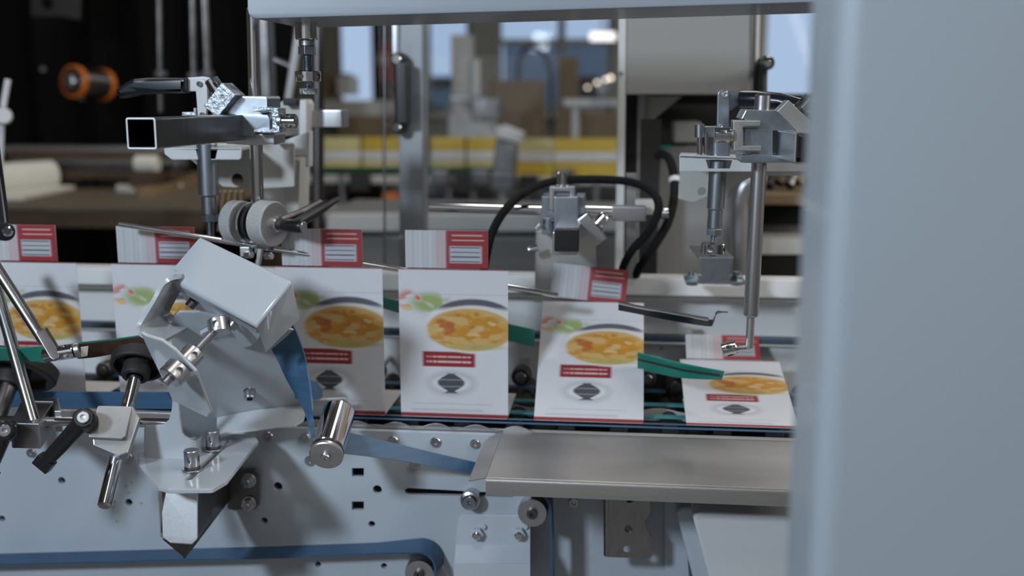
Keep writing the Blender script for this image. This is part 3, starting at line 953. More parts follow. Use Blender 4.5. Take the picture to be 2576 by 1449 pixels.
# conveyor bed
zB = zat(1150, 1064, .03) - .002
t = thing('conveyor_bed', 'dark conveyor bed with rollers under the cartons', 'conveyor', Vector((.1, .16, zB - .03)))
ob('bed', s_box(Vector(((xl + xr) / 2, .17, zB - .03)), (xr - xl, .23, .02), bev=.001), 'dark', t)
for i, px in enumerate(range(-150, 2150, 122)):
    c = P(px, 1000, .17)
    ob('roller', s_rod(Vector((c.x, .06, zB - .012)), Vector((c.x, .28, zB - .012)), .012), 'rubber', t)
for Yb, m in ((.075, 'cyan'), (.13, 'cyan'), (.2, 'blue')):
    top('thin_belt', s_box(Vector(((xl + xr) / 2, Yb, zB + .0055)), (xr - xl, .014, .002), bev=.0005), m,
        {.075: 'thin green blue belt nearest the cartons on the conveyor bed', .13: 'thin green blue belt in the middle of the conveyor bed', .2: 'thin dark blue belt farthest back on the conveyor bed'}[Yb], 'belt')
for i, (px, py, r) in enumerate([(948, 936, 24), (1312, 944, 25), (1699, 968, 27), (1628, 948, 22), (268, 928, 23), (1780, 960, 20)]):
    c = P(px, py, .20)
    t = sub(bpy.data.objects['conveyor_bed'], 'wheel', c, ['black wheel seen right of the white blurred carton', 'black wheel between the two clearest cartons', 'black grooved wheel right of the fourth carton, under the teal belt', 'black wheel half hidden at the right edge of the fourth carton', 'grey wheel behind the slanted shaft on the left', 'small pale wheel in front of the last leaning carton'][i])
    rr = U(r, .2)
    ob('tyre', s_lathe(c - UY * .012, c + UY * .012, [(0, rr * .86), (.003, rr), (.021, rr), (.024, rr * .86)], 32), 'rubber' if i not in (4, 5) else 'darksteel', t)
    ob('hub', s_button(c - UY * .012, c - UY * .0155, rr * .6), 'darksteel', t)
    ob('axle', s_rod(c, c + UY * .09, rr * .3), 'steel', t)
t = sub(bpy.data.objects['conveyor_bed'], 'wheel_holder', P(1655, 960, .22))
ob('plate', yplate([(1618, 930), (1680, 930), (1690, 1000), (1640, 1010), (1618, 1000)], .235, .01, 3), 'dark', t)
# wavy guards on far side of bed
def wave(Y, base, amp, x0, x1, per, ph, lower):
    n = 240
    up = []
    for i in range(n + 1):
        px = x0 + (x1 - x0) * i / n
        up.append((px, base + .034 * (px - 1100) - amp * abs(math.sin(math.pi * (px - ph) / per)) ** 1.6))
    return up + [(x1, lower + .034 * (x1 - 1100)), (x0, lower + .034 * (x0 - 1100))]
top('scalloped_guard', yplate(wave(.012, 1079, 13, -60, 1340, 101, 945, 1110), .012, .003, 0, bev=.0003), 'steel', 'scalloped metal strip along the top edge of the near side plate', 'guard strip')
top('scalloped_guard', yplate(wave(.12, 1018, 9, -60, 2100, 130, 945, 1040), .12, .002, 0, bev=.0003), 'cream', 'scalloped pale strip behind the cartons on the conveyor bed', 'guard strip')

# ================================================================== centre clamp with crossbar
YQ = .24
t = thing('crossbar', 'horizontal polished steel bar behind the third carton', 'bar', P(1310, 523, YQ))
ob('bar', s_rod(P(1080, 520, YQ), P(1560, 534, YQ), U(14, YQ)), 'chrome', t)
t = thing('bar_clamp', 'small grey block clamp at the right end of the crossbar', 'clamp', P(1585, 535, YQ))
ob('block', s_box(P(1582, 536, YQ - .01), (U(84, YQ), .03, U(36, YQ)), bev=.002), 'steel', t)
ob('block', s_box(P(1625, 520, YQ + .03), (U(56, YQ), .03, U(36, YQ)), bev=.002), 'cream', t)
c = P(1668, 537, YQ + .03)
ob('collar', s_collar(c, UX, U(14, YQ), U(26, YQ)), 'chrome', t)
t = thing('sensor_clamp', 'silver clamp block with black square end, centre of the picture', 'clamp', P(1425, 690, .22))
Yc = .20
ob('body', yplate([(1362, 494), (1382, 494), (1382, 530), (1394, 530), (1394, 494), (1436, 494), (1436, 530), (1448, 530), (1448, 494), (1470, 494), (1472, 560), (1454, 586), (1362, 590)], Yc, .05, 2, bev=.0012), 'zinc', t)
ob('front_block', s_box(P(1425, 540, Yc - .015), (U(60, Yc), .02, U(92, Yc)), bev=.002), 'zinc', t)
ob('yoke', yplate([(1382, 470), (1446, 470), (1446, 530), (1434, 530), (1434, 482), (1394, 482), (1394, 530), (1382, 530)], Yc - .012, .02, 2, bev=.001), 'steel', t)
ob('knob', s_rod(P(1415, 470, Yc), P(1415, 433, Yc), U(14, Yc), .0015), 'chrome', t)
ob('knob_collar', s_rod(P(1415, 473, Yc), P(1415, 464, Yc), U(17, Yc), .001), 'steel', t)
ob('side_collar', s_collar(P(1380, 562, Yc - .02), UZ, U(15, Yc), U(28, Yc)), 'zinc', t)
ob('base_plate', yplate([(1348, 580), (1480, 574), (1498, 600), (1500, 760), (1344, 760)], Yc + .03, .02, 3, bev=.001), 'brushed', t)
ob('square_bar', s_box(P(1427, 598, Yc - .07), (U(60, Yc - .09), .12, U(58, Yc - .09)), bev=.002), 'steel', t, 'silver bar with a black end cap')
ob('end_cap', s_box(P(1426, 603, Yc - .14), (U(60, Yc - .12), .018, U(56, Yc - .12)), bev=.002), 'black', t)
r45 = Matrix.Rotation(R(38), 3, 'Y')
ob('arm', s_box(P(1490, 575, Yc - .02), (U(32, Yc), .02, U(80, Yc)), Matrix.Rotation(R(-38), 3, 'Y'), .002), 'steel', t)
d = (P(1530, 536, Yc - .02) - P(1496, 572, Yc - .02)).normalized()
c = P(1513, 553, Yc - .02)
ob('arm_collar', s_collar(c, d, U(16, Yc), U(30, Yc), 30), 'chrome', t)
ob('washer', s_rod(c - d * U(22, Yc), c - d * U(14, Yc), U(17, Yc)), 'rubber', t)
c = P(1336, 622, Yc)
ob('screw', s_socket(c + UX * .01, c - UX * .004 - UZ * .004, U(9, Yc)), 'chrome', t)
ob('pinch_screw', s_hex(P(1348, 575, Yc), P(1360, 562, Yc), U(8, Yc)), 'steel', t)
# hoses
Yh = .16
t = thing('braided_hose', 'long black braided hose arching over the silver clamp', 'hose', P(1250, 600, Yh))
ob('hose', s_tube([P(1215, 700, .12), P(1224, 640, .12), P(1240, 580, .14), P(1278, 520, .17), P(1335, 476, .25), P(1400, 455, .28), P(1480, 451, .28), P(1560, 454, .28), P(1612, 466, .24), P(1648, 492, .2), P(1656, 530, .18), P(1630, 585, .17), P(1590, 630, .20), P(1565, 680, .25), P(1558, 740, .28)], U(10.5, .2), 20, smooth_n=8), 'braid', t)
t = thing('braided_hose', 'second black braided hose at the right, passing the white cable tie', 'hose', P(1690, 600, .3))
ob('hose', s_tube([P(1655, 392, .45), P(1668, 388, .4), P(1686, 405, .36), P(1696, 450, .33), P(1695, 500, .3), P(1680, 560, .28), P(1645, 620, .28), P(1605, 680, .3), P(1585, 730, .32)], U(11, .3), 20, smooth_n=8), 'braid', t)
ob('cable_tie', s_rod(P(1696, 446, .33), P(1698, 460, .325), U(14, .33)), 'white', t)
top('plastic_bag', s_poly([P(1700, 440, .40), P(1735, 462, .40), P(1718, 495, .40), P(1702, 505, .40)], Vector((.01, .02, 0)), .004), 'paper', 'crumpled clear plastic wrapping beside the cable tie', 'wrapping')

# ================================================================== right clamp assembly
Yv = -.02
t = thing('vertical_rod', 'polished vertical rod with slim end, right of the plunger', 'rod', P(1888, 885, Yv))
a, b = P(1919, 236, Yv), P(1894, 700, Yv)
dd = (b - a)
e = a + dd * ((800 - 236) / 464)
f = a + dd * ((884 - 236) / 464)
ob('rod', s_rod(a, e, U(18.5, Yv), .002), 'steel', t)
ob('slim_end', s_rod(e, f, U(10, Yv), .001), 'brushed', t)
c = P(1834, 877, Yv - .005)
ob('screw', s_thread(P(1888, 871, Yv), P(1846, 875, Yv), U(8, Yv)), 'steel', t)
ob('collar', s_collar(c, (P(1850, 873, Yv) - P(1820, 880, Yv)), U(18, Yv), U(36, Yv), 60), 'chrome', t)
t = thing('tube_clamp', 'grey two part clamp holding the right rod and square tube', 'clamp', P(1900, 410, -.04))
Yt = -.06
ob('upper_jaw', yplate([(1876, 276), (1962, 278), (2001, 322), (1998, 330), (1866, 330), (1866, 316), (1874, 316), (1874, 300), (1864, 300)], Yt, .06, 2, bev=.0012), 'zinc', t)
ob('middle_jaw', yplate([(1872, 322), (1944, 326), (1944, 398), (1980, 398), (2000, 410), (1864, 409), (1864, 392), (1872, 386)], Yt - .004, .06, 2, bev=.0012), 'zinc', t)
ob('bracket', yplate([(1844, 303), (1914, 303), (1914, 318), (1869, 319), (1869, 366), (1915, 366), (1915, 381), (1846, 380)], Yt - .02, .03, 3, bev=.001), 'brushed', t)
ob('lower_foot', yplate([(1862, 392), (1900, 386), (1998, 394), (2000, 409), (1872, 410), (1862, 404)], Yt - .012, .05, 3, bev=.001), 'zinc', t)
c = P(1817, 340, Yt - .02)
ob('clamp_screw', s_collar(c, UX, U(18, Yt), U(38, Yt), 60), 'chrome', t)
ob('screw_washer', s_rod(P(1836, 340, Yt - .02), P(1846, 340, Yt - .02), U(14, Yt)), 'steel', t)
ob('swing_arm', s_box(P(1998, 298, Yt - .03), (U(36, Yt), .03, U(88, Yt)), Matrix.Rotation(R(-47), 3, 'Y'), .001), 'brushed', t)
d = P(2040, 244, Yt - .03) - P(2000, 290, Yt - .03)
c = P(2026, 262, Yt - .03)
ob('arm_washer', s_rod(c - d.normalized() * U(26, Yt), c - d.normalized() * U(12, Yt), U(18, Yt)), 'rubber', t)
ob('arm_collar', s_collar(c, d, U(17, Yt), U(34, Yt), 20), 'chrome', t)
# right square tube: runs towards the viewer
def sqtube(name, label, a, b, s, wall, m, up=UZ):
    """hollow square tube from a (near, open) to b"""
    u, v, w = frame(b - a, up)
    L = (b - a).length
    o = rounded([(-s / 2, -s / 2), (s / 2, -s / 2), (s / 2, s / 2), (-s / 2, s / 2)], s * .08, 4)
    i = s / 2 - wall
    h = rounded([(-i, -i), (i, -i), (i, i), (-i, i)], s * .04, 3)
    return s_plate(a, v, u, o, [h], L, .0004)
Yn = -.16
t = thing('square_tube', 'short open square steel tube in the right clamp', 'tube', P(2040, 370, Yn))
ob('tube', sqtube('', '', P(2040, 373, Yn), P(1978, 362, Yn + .13), U(76, Yn), U(4, Yn), 'steel'), 'steel', t)
ob('inner_wall', sqtube('', '', P(2040, 373, Yn + .002), P(1978, 362, Yn + .13), U(76 - 7.8, Yn), .0006, 'dark'), 'dark', t)  # dark lining carries the tube's inner shade as well as mill scale
# toggle lever right
t = thing('toggle_lever', 'zinc toggle lever with long black grip above the right plunger', 'lever', P(1820, 330, .06))
Yl = .04
ob('link', yplate([(1806, 226), (1836, 228), (1834, 400), (1802, 400)], Yl, .012, 12, bev=.001), 'zinc', t)
ob('pivot_pin', s_button(P(1825, 238, Yl), P(1825, 238, Yl - .006), U(8, Yl)), 'steel', t)
ob('cross_link', yplate([(1812, 226), (1870, 232), (1868, 256), (1840, 276), (1812, 290)], Yl + .015, .008, 6, bev=.001), 'zinc', t)
ob('pivot_pin', s_button(P(1814, 318, Yl), P(1814, 318, Yl - .004), U(6, Yl)), 'steel', t)
ob('grip', s_tube([P(1866, 250, Yl + .01), P(1900, 250, Yl), P(1960, 256, Yl - .01), P(2010, 270, Yl - .02), P(2060, 292, Yl - .03)], [U(21, Yl)] * 5, 16), 'gloss_black', t)
ob('side_post', s_rod(P(1760, 325, Yl), P(1760, 392, Yl), U(7, Yl)), 'chrome', t)
ob('side_post', s_rod(P(1776, 335, Yl), P(1776, 392, Yl), U(5, Yl)), 'chrome', t)
ob('guide_head', s_rod(P(1760, 312, Yl), P(1760, 346, Yl), U(12, Yl)), 'zinc', t)
ob('guide_block', yplate([(1762, 318), (1806, 318), (1806, 346), (1762, 346)], Yl + .008, .02, 3, bev=.001), 'zinc', t)
ob('sleeve', s_rod(P(1810, 318, Yl + .02), P(1808, 396, Yl + .02), U(27, Yl)), 'zinc', t)
t = thing('bracket_arm', 'white bent arm carrying the right plunger', 'bracket', P(1800, 440, .1))
zt_ = zat(1800, 396, .02)
ob('top_plate', yplate([(1709, 388), (2060, 404), (2060, 432), (1709, 432)], .03, .004, 4, [[(1776, 402), (1843, 402), (1836, 424), (1782, 424)]], bev=.001), 'white', t)
ob('side_web', yplate([(1706, 392), (1712, 392), (1712, 500), (1745, 506), (1900, 440), (2060, 440), (2060, 400)], .12, .004, 3, [(1766, 482, 10)], bev=.001), 'cream', t)
ob('shelf_plate', s_poly([P(1709, 390, .03), P(2060, 404, .03), P(2050, 396, .14), P(1712, 384, .14)], -UZ * .004, .001), 'white', t)
t = thing('plunger', 'zinc plunger standing on the silver foot at the right', 'plunger', P(1793, 620, .06))
Yp = .05
stack(t, P(1807, 402, Yp), P(1793, 640, Yp) - P(1807, 402, Yp), [
    ('barrel', 'rod', U(21, Yp), U(120, Yp), 'zinc'), ('lower_barrel', 'rod', U(18, Yp), U(48, Yp), 'zinc'),
    ('lock_nut', 'hex', U(19, Yp), U(16, Yp), 'zinc'), ('spindle', 'thread', U(8, Yp), U(20, Yp), 'zinc'),
    ('collar', 'collar', U(29, Yp), U(26, Yp), 'chrome'), ('tip', 'rod', U(8, Yp), U(8, Yp), 'zinc')])
t = thing('foot_bracket', 'tapered zinc foot bolted to the white rail', 'bracket', P(1795, 700, .2))
Yf = .19
ob('front_face', s_poly([P(1758, 650, Yf), P(1846, 650, Yf), P(1834, 706, Yf), P(1766, 705, Yf)], UY * .004, .001), 'zinc', t)
ob('top_face', s_poly([P(1758, 648, Yf), P(1846, 648, Yf), P(1820, 622, Yf + .08), P(1734, 616, Yf + .08)], -UZ * .003, .001), 'zinc', t)
for px in (1741, 1853):
    c = P(px, 696, Yf + .03)
    ob('bolt', s_hex(c - UZ * .012, c + UZ * .002, U(16, Yf)), 'zinc', t)
    ob('bolt_tip', s_rod(c, c + UZ * .008, U(11, Yf)), 'zinc', t)
ob('base', s_box(P(1797, 704, Yf + .03), (U(150, Yf), .05, .004), bev=.001), 'zinc', t)
# black tongue with curled tip
t = thing('folding_tongue', 'black and silver folding tongue with curled tip, right of the fourth carton', 'tongue', P(1700, 790, .1))
Yk = .07
pts = [P(1556, 760, Yk), P(1600, 770, Yk), P(1680, 788, Yk), P(1780, 806, Yk), P(1796, 802, Yk), P(1803, 786, Yk), P(1815, 786, Yk), P(1831, 788, Yk)]
A = spline([p + UZ * .001 for p in pts], 5)
wd_ = [U(27, Yk) - U(.4, Yk) * i for i in range(20)] + [U(18, Yk) - U(16, Yk) * i / (len(A) - 21) for i in range(len(A) - 20)]
B = [A[i] - UZ * wd_[i] + UY * .012 for i in range(len(A))]
ob('blade', s_strip(A, B, .0012), 'gloss_black', t)
ob('wire', s_tube([P(1556, 761, Yk - .002), P(1600, 771, Yk - .002), P(1782, 803, Yk - .002)], U(4.5, Yk), 12), 'chrome', t)
# ================================================================== cartons
YCt = .035
CW, CH = U(282, YCt), zat(1143, 686, YCt) - zat(1143, 1057, YCt)
FW, FH = U(212, YCt), U(96, YCt)
def smooth_noise(h, w, sy, sx):
    g = rng.random((h, w))
    def blur(a, s, ax):
        k = np.exp(-np.arange(-3 * s, 3 * s + 1) ** 2 / (2.0 * s * s))
        k /= k.sum()
        return np.apply_along_axis(lambda v: np.convolve(np.pad(v, 3 * s, mode='wrap'), k, 'valid'), ax, a)
    g = blur(blur(g, sy, 0), sx, 1)
    return (g - g.min()) / (g.max() - g.min())
def ss(e0, e1, x):
    t = np.clip((x - e0) / (e1 - e0), 0, 1)
    return t * t * (3 - 2 * t)
def front_art(nu, nv):
    u, v = np.meshgrid(np.linspace(0, 1, nu), np.linspace(0, 1, nv))
    px = 1009 + u * 268            # photo-like layout of the print
    py = 1057 - v * 371
    c = np.ones((nv, nu, 3)) * np.array([.60, .61, .655])
    def put(mask, col):
        nonlocal c
        m = mask[..., None]
        c = c * (1 - m) + np.array(col) * m
    def rect(x0, x1, y0, y1, s=1.5, sx=5):
        return ss(x0 - sx, x0 + sx, px) * ss(x1 + sx, x1 - sx, px) * ss(y0 - s, y0 + s, py) * ss(y1 + s, y1 - s, py)
    def ell(cx, cy, rx, ry, s=.08):
        return ss(1 + s, 1 - s, np.sqrt(((px - cx) / rx) ** 2 + ((py - cy) / ry) ** 2))
    put(rect(900, 1400, 1048, 1070, 1), (.27, .03, .035))
    put(rect(1035, 1215, 1036, 1043, 2) * .35, (.35, .30, .33))
    put(rect(1040, 1235, 1022, 1024.5, 1) * .4, (.3, .3, .35))
    # emblem
    put(ell(1136, 971, 62, 33, .25) * .38, (.25, .26, .30))
    put(ell(1136, 971, 46, 20, .25) * .7, (.75, .76, .8))
    hg = ss(1.15, .85, np.abs(px - 1136) / (8 + 26 * np.abs(np.sin((py - 948) / 13.5)))) * rect(1000, 1300, 946, 996, 3)
    put(hg * .92, (.02, .022, .03))
    for yy in (962, 979):
        put(rect(1092, 1180, yy - 1.5, yy + 1.5, 1.5) * .35, (.5, .52, .58))
    # red title block with two pale lines
    put(rect(1066, 1196, 891, 929, 1.5), (.25, .022, .028))
    rr_ = smooth_noise(1, nu, 1, 2)[0][None, :]
    put(rect(1076, 1186, 902, 906, 1.5) * (.35 + .4 * (rr_ > .5)), (.75, .55, .55))
    put(rect(1076, 1186, 914, 919, 1.5) * (.35 + .4 * (rr_ > .45)), (.78, .6, .6))
    # vegetables at the upper left of the plate
    n1 = smooth_noise(nv, nu, 4, 7)
    put(ell(1045, 762, 40, 22, .5) * ss(.4, .6, n1), (.55, .12, .08))
    put(ell(1085, 770, 45, 24, .5) * ss(.45, .6, 1 - n1), (.30, .38, .14))
    put(ell(1052, 786, 36, 16, .5) * ss(.5, .65, n1), (.62, .48, .16))
    put(rect(1000, 1290, 747, 749, 1) * .35, (.3, .3, .36))
    # bowl and food
    put(ell(1196, 825, 118, 68, .05) * .85, (.70, .72, .77))
    put(ell(1192, 812, 106, 54, .06) * ss(792, 775, py), (.10, .10, .13))
    put(ell(1192, 834, 116, 60, .06), (.66, .63, .60))
    put(ell(1184, 835, 106, 53, .06), (.56, .37, .15))
    fn, f2, f3 = smooth_noise(nv, nu, 3, 9), smooth_noise(nv, nu, 3, 5), smooth_noise(nv, nu, 5, 8)
    core = ell(1180, 836, 96, 46, .2)
    put(core * ss(.42, .60, fn), (.50, .23, .03))
    put(core * ss(.55, .72, f2), (.56, .34, .07))
    put(core * ss(.60, .78, f3), (.42, .12, .03))
    put(core * ss(.68, .82, 1 - f2) * .8, (.62, .46, .24))
    put(ell(1200, 878, 70, 8, .4) * .5, (.30, .36, .14))
    put(rect(900, 1400, 684, 688, 1), (.27, .035, .04))
    return c
def flap_art(nu, nv):
    u, v = np.meshgrid(np.linspace(0, 1, nu), np.linspace(0, 1, nv))
    px = 1020 + u * 212
    py = 681 - v * 96
    c = np.ones((nv, nu, 3)) * np.array([.47, .485, .52])
    c *= (1 + .06 * np.sin(px * .5)[..., None] + .04 * np.sin(px * .21)[..., None])
    def put(mask, col):
        nonlocal c
        m = mask[..., None]
        c = c * (1 - m) + np.array(col) * m
    def rect(x0, x1, y0, y1, s=1.0, sx=4):
        return ss(x0 - sx, x0 + sx, px) * ss(x1 + sx, x1 - sx, px) * ss(y0 - s, y0 + s, py) * ss(y1 + s, y1 - s, py)
    put(rect(1124, 1400, 500, 700), (.27, .03, .038))
    put(rect(1100, 1124, 500, 700, 1, 12) * .4, (.46, .2, .22))
    put(rect(1140, 1218, 595, 599) * .6, (.75, .5, .5))
    put(rect(1140, 1222, 608, 611) * .7, (.75, .5, .5))
    put(rect(1134, 1216, 624, 668), (.42, .43, .48))
    for y, w in ((628, 3), (640, 2.5), (652, 4), (664, 3)):
        put(rect(1136, 1212, y - w / 2, y + w / 2) * .85, (.05, .05, .07))
    return c
def art_mesh(name, w, h, art):
    nv, nu = art.shape[:2]
    xs, zs = np.meshgrid(np.linspace(-w / 2, w / 2, nu), np.linspace(0, h, nv))
    co = np.stack([xs, np.zeros_like(xs), zs], -1).reshape(-1, 3).astype(np.float32)
    i = np.arange(nv * nu).reshape(nv, nu)
    q = np.stack([i[:-1, :-1], i[:-1, 1:], i[1:, 1:], i[1:, :-1]], -1).reshape(-1)
    me = bpy.data.meshes.new(name)
    me.vertices.add(len(co))
    me.vertices.foreach_set('co', co.ravel())
    me.loops.add(len(q))
    me.loops.foreach_set('vertex_index', q.astype(np.int32))
    me.polygons.add(len(q) // 4)
    me.polygons.foreach_set('loop_start', np.arange(0, len(q), 4, dtype=np.int32))
    me.update(calc_edges=True)
    me.validate()
    ca = me.color_attributes.new('print', 'FLOAT_COLOR', 'POINT')
    rgba = np.ones((nv * nu, 4), dtype=np.float32)
    rgba[:, :3] = np.clip(art.reshape(-1, 3), 0, 1)
    ca.data.foreach_set('color', rgba.ravel())
    me.materials.append(M['print'])
    return me
m_, nt_, b_ = nodes('printed_board')
at_ = nt_.nodes.new('ShaderNodeAttribute')
at_.attribute_name = 'print'
nt_.links.new(at_.outputs['Color'], b_.inputs['Base Color'])
b_.inputs['Roughness'].default_value = .38
b_.inputs['Coat Weight'].default_value = .15
M['print'] = m_
FRONT = art_mesh('printed_front', CW, CH, front_art(210, 290))
FLAP = art_mesh('printed_flap', FW, FH, flap_art(150, 70))
def rounded_board(w, h, r, th, y, rs=None):
    b = s_plate(Vector((0, y, 0)), UX, UZ, rounded([(-w / 2, 0), (w / 2, 0), (w / 2, h), (-w / 2, h)], rs or r, 5), [], th, .0001)
    return b
def carton(pxc, lean, lab, flap_lean=0, skew=0, back=.12, plain=False):
    base = P(pxc, 1057 + .034 * (pxc - 1143), YCt)
    base.z = zB + .0085
    t = thing('printed_carton', lab, 'carton', base, 'printed cartons on the conveyor')
    t.rotation_euler = (0, 0, 0)
    rot = Matrix.Rotation(-R(lean), 4, 'X')
    def part(name, me, loc, rx, m=None, rz=0):
        o = bpy.data.objects.new(name, me)
        COL.objects.link(o)
        o.parent = t
        o.location = loc
        o.rotation_euler = (-R(rx), R(rz), 0)
        return o
    def bmesh_part(name, bm, m, loc, rx, rz=0):
        me = bpy.data.meshes.new(name)
        bmesh.ops.recalc_face_normals(bm, faces=bm.faces)
        bm.to_mesh(me)
        bm.free()
        me.materials.append(M[m])
        return part(name, me, loc, rx, rz=rz)
    fp = part('front_panel', FRONT, (0, 0, 0), lean)
    bmesh_part('inner_board', rounded_board(CW, CH, 0, .0006, .0003), 'board', (0, 0, 0), lean)
    tp = Vector((0, CH * math.sin(R(lean)), CH * math.cos(R(lean))))
    fl = lean + flap_lean
    off = Vector((-.008, 0, 0))
    part('top_flap', FLAP, tp + off + UZ * .0015, fl, rz=skew)
    bmesh_part('flap_back', rounded_board(FW, FH, 0, .0006, .0003), 'board', tp + off + UZ * .0015, fl, skew)
    bmesh_part('base_panel', s_box(Vector((0, back / 2 + .001, -.0008)), (CW * .98, back, .0008), bev=0), 'board', (0, 0, 0), 0)
    return t
carton(95, 0, 'upright red and white food carton at the left edge, behind the slanted rods')
carton(432, 0, 'upright food carton mostly hidden behind the white folding bracket')
carton(838, 0, 'upright food carton just right of the blue twisted belt')
carton(1143, 0, 'clearest upright food carton, middle, in front of the white rail', 0, 0)
carton(1480, 49, 'food carton starting to tilt back, under the silver clamp with black end', -34, 5)
carton(1868, 79, 'food carton folded nearly flat, beside the blurred cabinet edge', -22, 0)

# ---------------------------------------------------------------- twin blue belts under the cartons
zk = zB + .0075
for yy, nm, hh in ((.024, 'front of the twin blue belts carrying the cartons', .0022), (.040, 'rear of the twin blue belts carrying the cartons', .0022)):
    top('carrier_belt', s_box(Vector((.15, yy, zk - hh / 2)), (2.3, .004, hh), bev=.001), 'blue', nm, 'belt')
# broad blue belt on edge at the left
A = [P(x, 985 + .004 * (x - 140), -.006) for x in (-80, 140, 300, 470)]
B = [P(x, 1026 + .008 * (x - 140), -.006) for x in (-80, 140, 300, 470)]
top('broad_blue_belt', s_strip(A, B, .002), 'blue', 'broad blue belt standing on edge behind the slanted shaft at the left', 'belt')
top('brushed_rail', s_box(P(180, 1040, .004), (U(640, 0), .01, U(26, 0)), bev=.001), 'brushed', 'brushed steel rail under the broad blue belt at the left', 'rail')
# teal folding belts behind the cartons
def belt2(pairs, m, lab, name='teal_belt', th=.002):
    A = [P(a, b, y) for a, b, c, d, y in pairs]
    B = [P(c, d, y + .012) for a, b, c, d, y in pairs]
    return top(name, s_strip(spline(A, 5), spline(B, 5), th), m, lab, 'belt')
belt2([(928, 742, 930, 762, .075), (1000, 757, 1000, 785, .075), (1150, 785, 1150, 822, .08), (1290, 817, 1290, 858, .085), (1345, 830, 1345, 872, .09)], 'teal', 'teal folding belt running behind the clearest carton')
tb = belt2([(1604, 887, 1604, 929, .09), (1660, 900, 1660, 940, .085), (1720, 915, 1716, 950, .06), (1822, 935, 1816, 955, .03)], 'teal', 'teal folding belt sloping down right of the fourth carton')
A = spline([P(1604, 902, .0885), P(1660, 915, .0835), P(1720, 929, .058), P(1810, 942, .031)], 5)
ob('edge_strip', s_strip(A, [p - UZ * .002 for p in A], .002), 'dark', tb)

# ---------------------------------------------------------------- long guide wire
a, b = P(297, 562, .0), P(1404, 743, .09)
top('guide_wire', s_rod(a, b, U(7.5, .04), .002, 16), 'chrome', 'long polished wire rod sloping down behind the cartons', 'wire rod')

# ================================================================== near side plate
YPl = 0.0
outer = [(-60, 1046), (1334, 1092), (1334, 1372), (1352, 1400), (1360, 1520), (-60, 1520)]
outer = [(-60, 1050), (1334, 1097), (1334, 1520), (-60, 1520)]
holes = [(155, 1209, 10), (324, 1264, 10), (5, 1305, 9), (699, 1224, 12), (665, 1310, 9), (949, 1232, 12), (935, 1319, 9), (800, 1420, 8), (966, 1424, 8),
         [(885, 1178), (915, 1178), (915, 1200), (885, 1200)], [(885, 1262), (915, 1262), (915, 1284), (885, 1284)],
         [(1026, 1228), (1289, 1242), (1294, 1246), (1290, 1251), (1026, 1245), (1019, 1241), (1018, 1233)]]
t = thing('side_plate', 'pale blue grey drilled side plate of the conveyor, across the bottom', 'side plate', P(600, 1449, 0))
ob('plate', yplate(outer, YPl, .008, 0, holes, bev=.0006), 'plate', t)
for px, py, r in [(676, 1097, 14), (990, 1108, 14), (1096, 1111, 14), (780, 1158, 14), (1195, 1115, 13), (1045, 1168, 13), (770, 1100, 13), (80, 1138, 13), (325, 1150, 13)]:
    a = P(px, py, YPl)
    ob('screw', s_button(a, a - UY * .004, U(r, 0)), 'steel', t)
gs = bmesh.new()
for px, py, r in [(318, 1222, 4), (324, 1238, 3), (331, 1213, 3), (288, 1262, 4), (284, 1275, 3), (293, 1312, 3), (355, 1266, 3)]:
    a = P(px, py, YPl - .0003)
    gs = s_lathe(a, a - UY * .0006, [(0, U(r, 0)), (.0006, U(r * .7, 0))], 12, bm=gs)
ob('glue_spots', gs, mat('dried_glue', (.30, .27, .12), .5), bpy.data.objects['side_plate'], 'yellowish dried glue spots')
top('plate_ledge', s_box(Vector((.05, .02, zat(1100, 1091, .01))), (1.2, .03, .004), bev=.001), 'cream', 'narrow cream ledge behind the top edge of the side plate', 'ledge')
top('blue_inner_belt', s_box(P(905, 1184, .04), (.06, .004, .006), bev=.001), 'blue', 'blue belt piece glimpsed through the upper square hole', 'belt')
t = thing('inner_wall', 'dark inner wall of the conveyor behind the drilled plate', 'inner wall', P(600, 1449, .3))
ob('wall', s_box(Vector((.1, .30, zB - .35)), (2.3, .01, .6), bev=0), 'dark', t)  # dark sheet put in for the shade of the enclosed interior
# rear plate to the right
t = thing('rear_plate', 'blue grey rear plate below the steel tray', 'side plate', P(1700, 1449, .06))
ob('plate', yplate([(1290, 1180), (2100, 1230), (2100, 1540), (1290, 1540)], .06, .006, 0, [], .0006), 'plate', t)
a = P(1444, 1262, .06)
ob('screw', s_socket(a, a - UY * .006, U(13, .06)), 'steel', t)
ob('raised_sheet', yplate([(1672, 1262), (1720, 1264), (1740, 1540), (1672, 1540)], .05, .01, 0), 'plate', t)
# pressed cover with two nuts
t = thing('pressed_cover', 'painted pressed cover with two hex nuts below the tray', 'cover plate', P(1240, 1449, -.01))
ob('upper_panel', yplate([(1146, 1372), (1152, 1310), (1166, 1294), (1322, 1296), (1334, 1302), (1334, 1372)], -.004, .004, [0, 10, 10, 2, 2, 0], bev=.001), 'paint', t)
ob('slope', s_poly([P(1146, 1370, -.004), P(1334, 1370, -.004), P(1334, 1418, -.030), P(1142, 1418, -.030)], UY * .003, .0008), 'paint', t)
ob('lower_panel', yplate([(1142, 1418), (1334, 1418), (1334, 1540), (1140, 1540)], -.031, .003, 0), 'paint', t)
for px, py in ((1201, 1340), (1306, 1340)):
    a = P(px, py, -.004)
    ob('nut', s_hex(a, a - UY * .008, U(18, 0)), 'paint', t)
    ob('stud', s_rod(a, a - UY * .013, U(11, 0), .0015), 'chrome', t)
    a = P(px + 16, py - 17, -.004)
    ob('weld_tab', s_rod(a, a - UY * .004, U(7, 0)), 'paint', t)
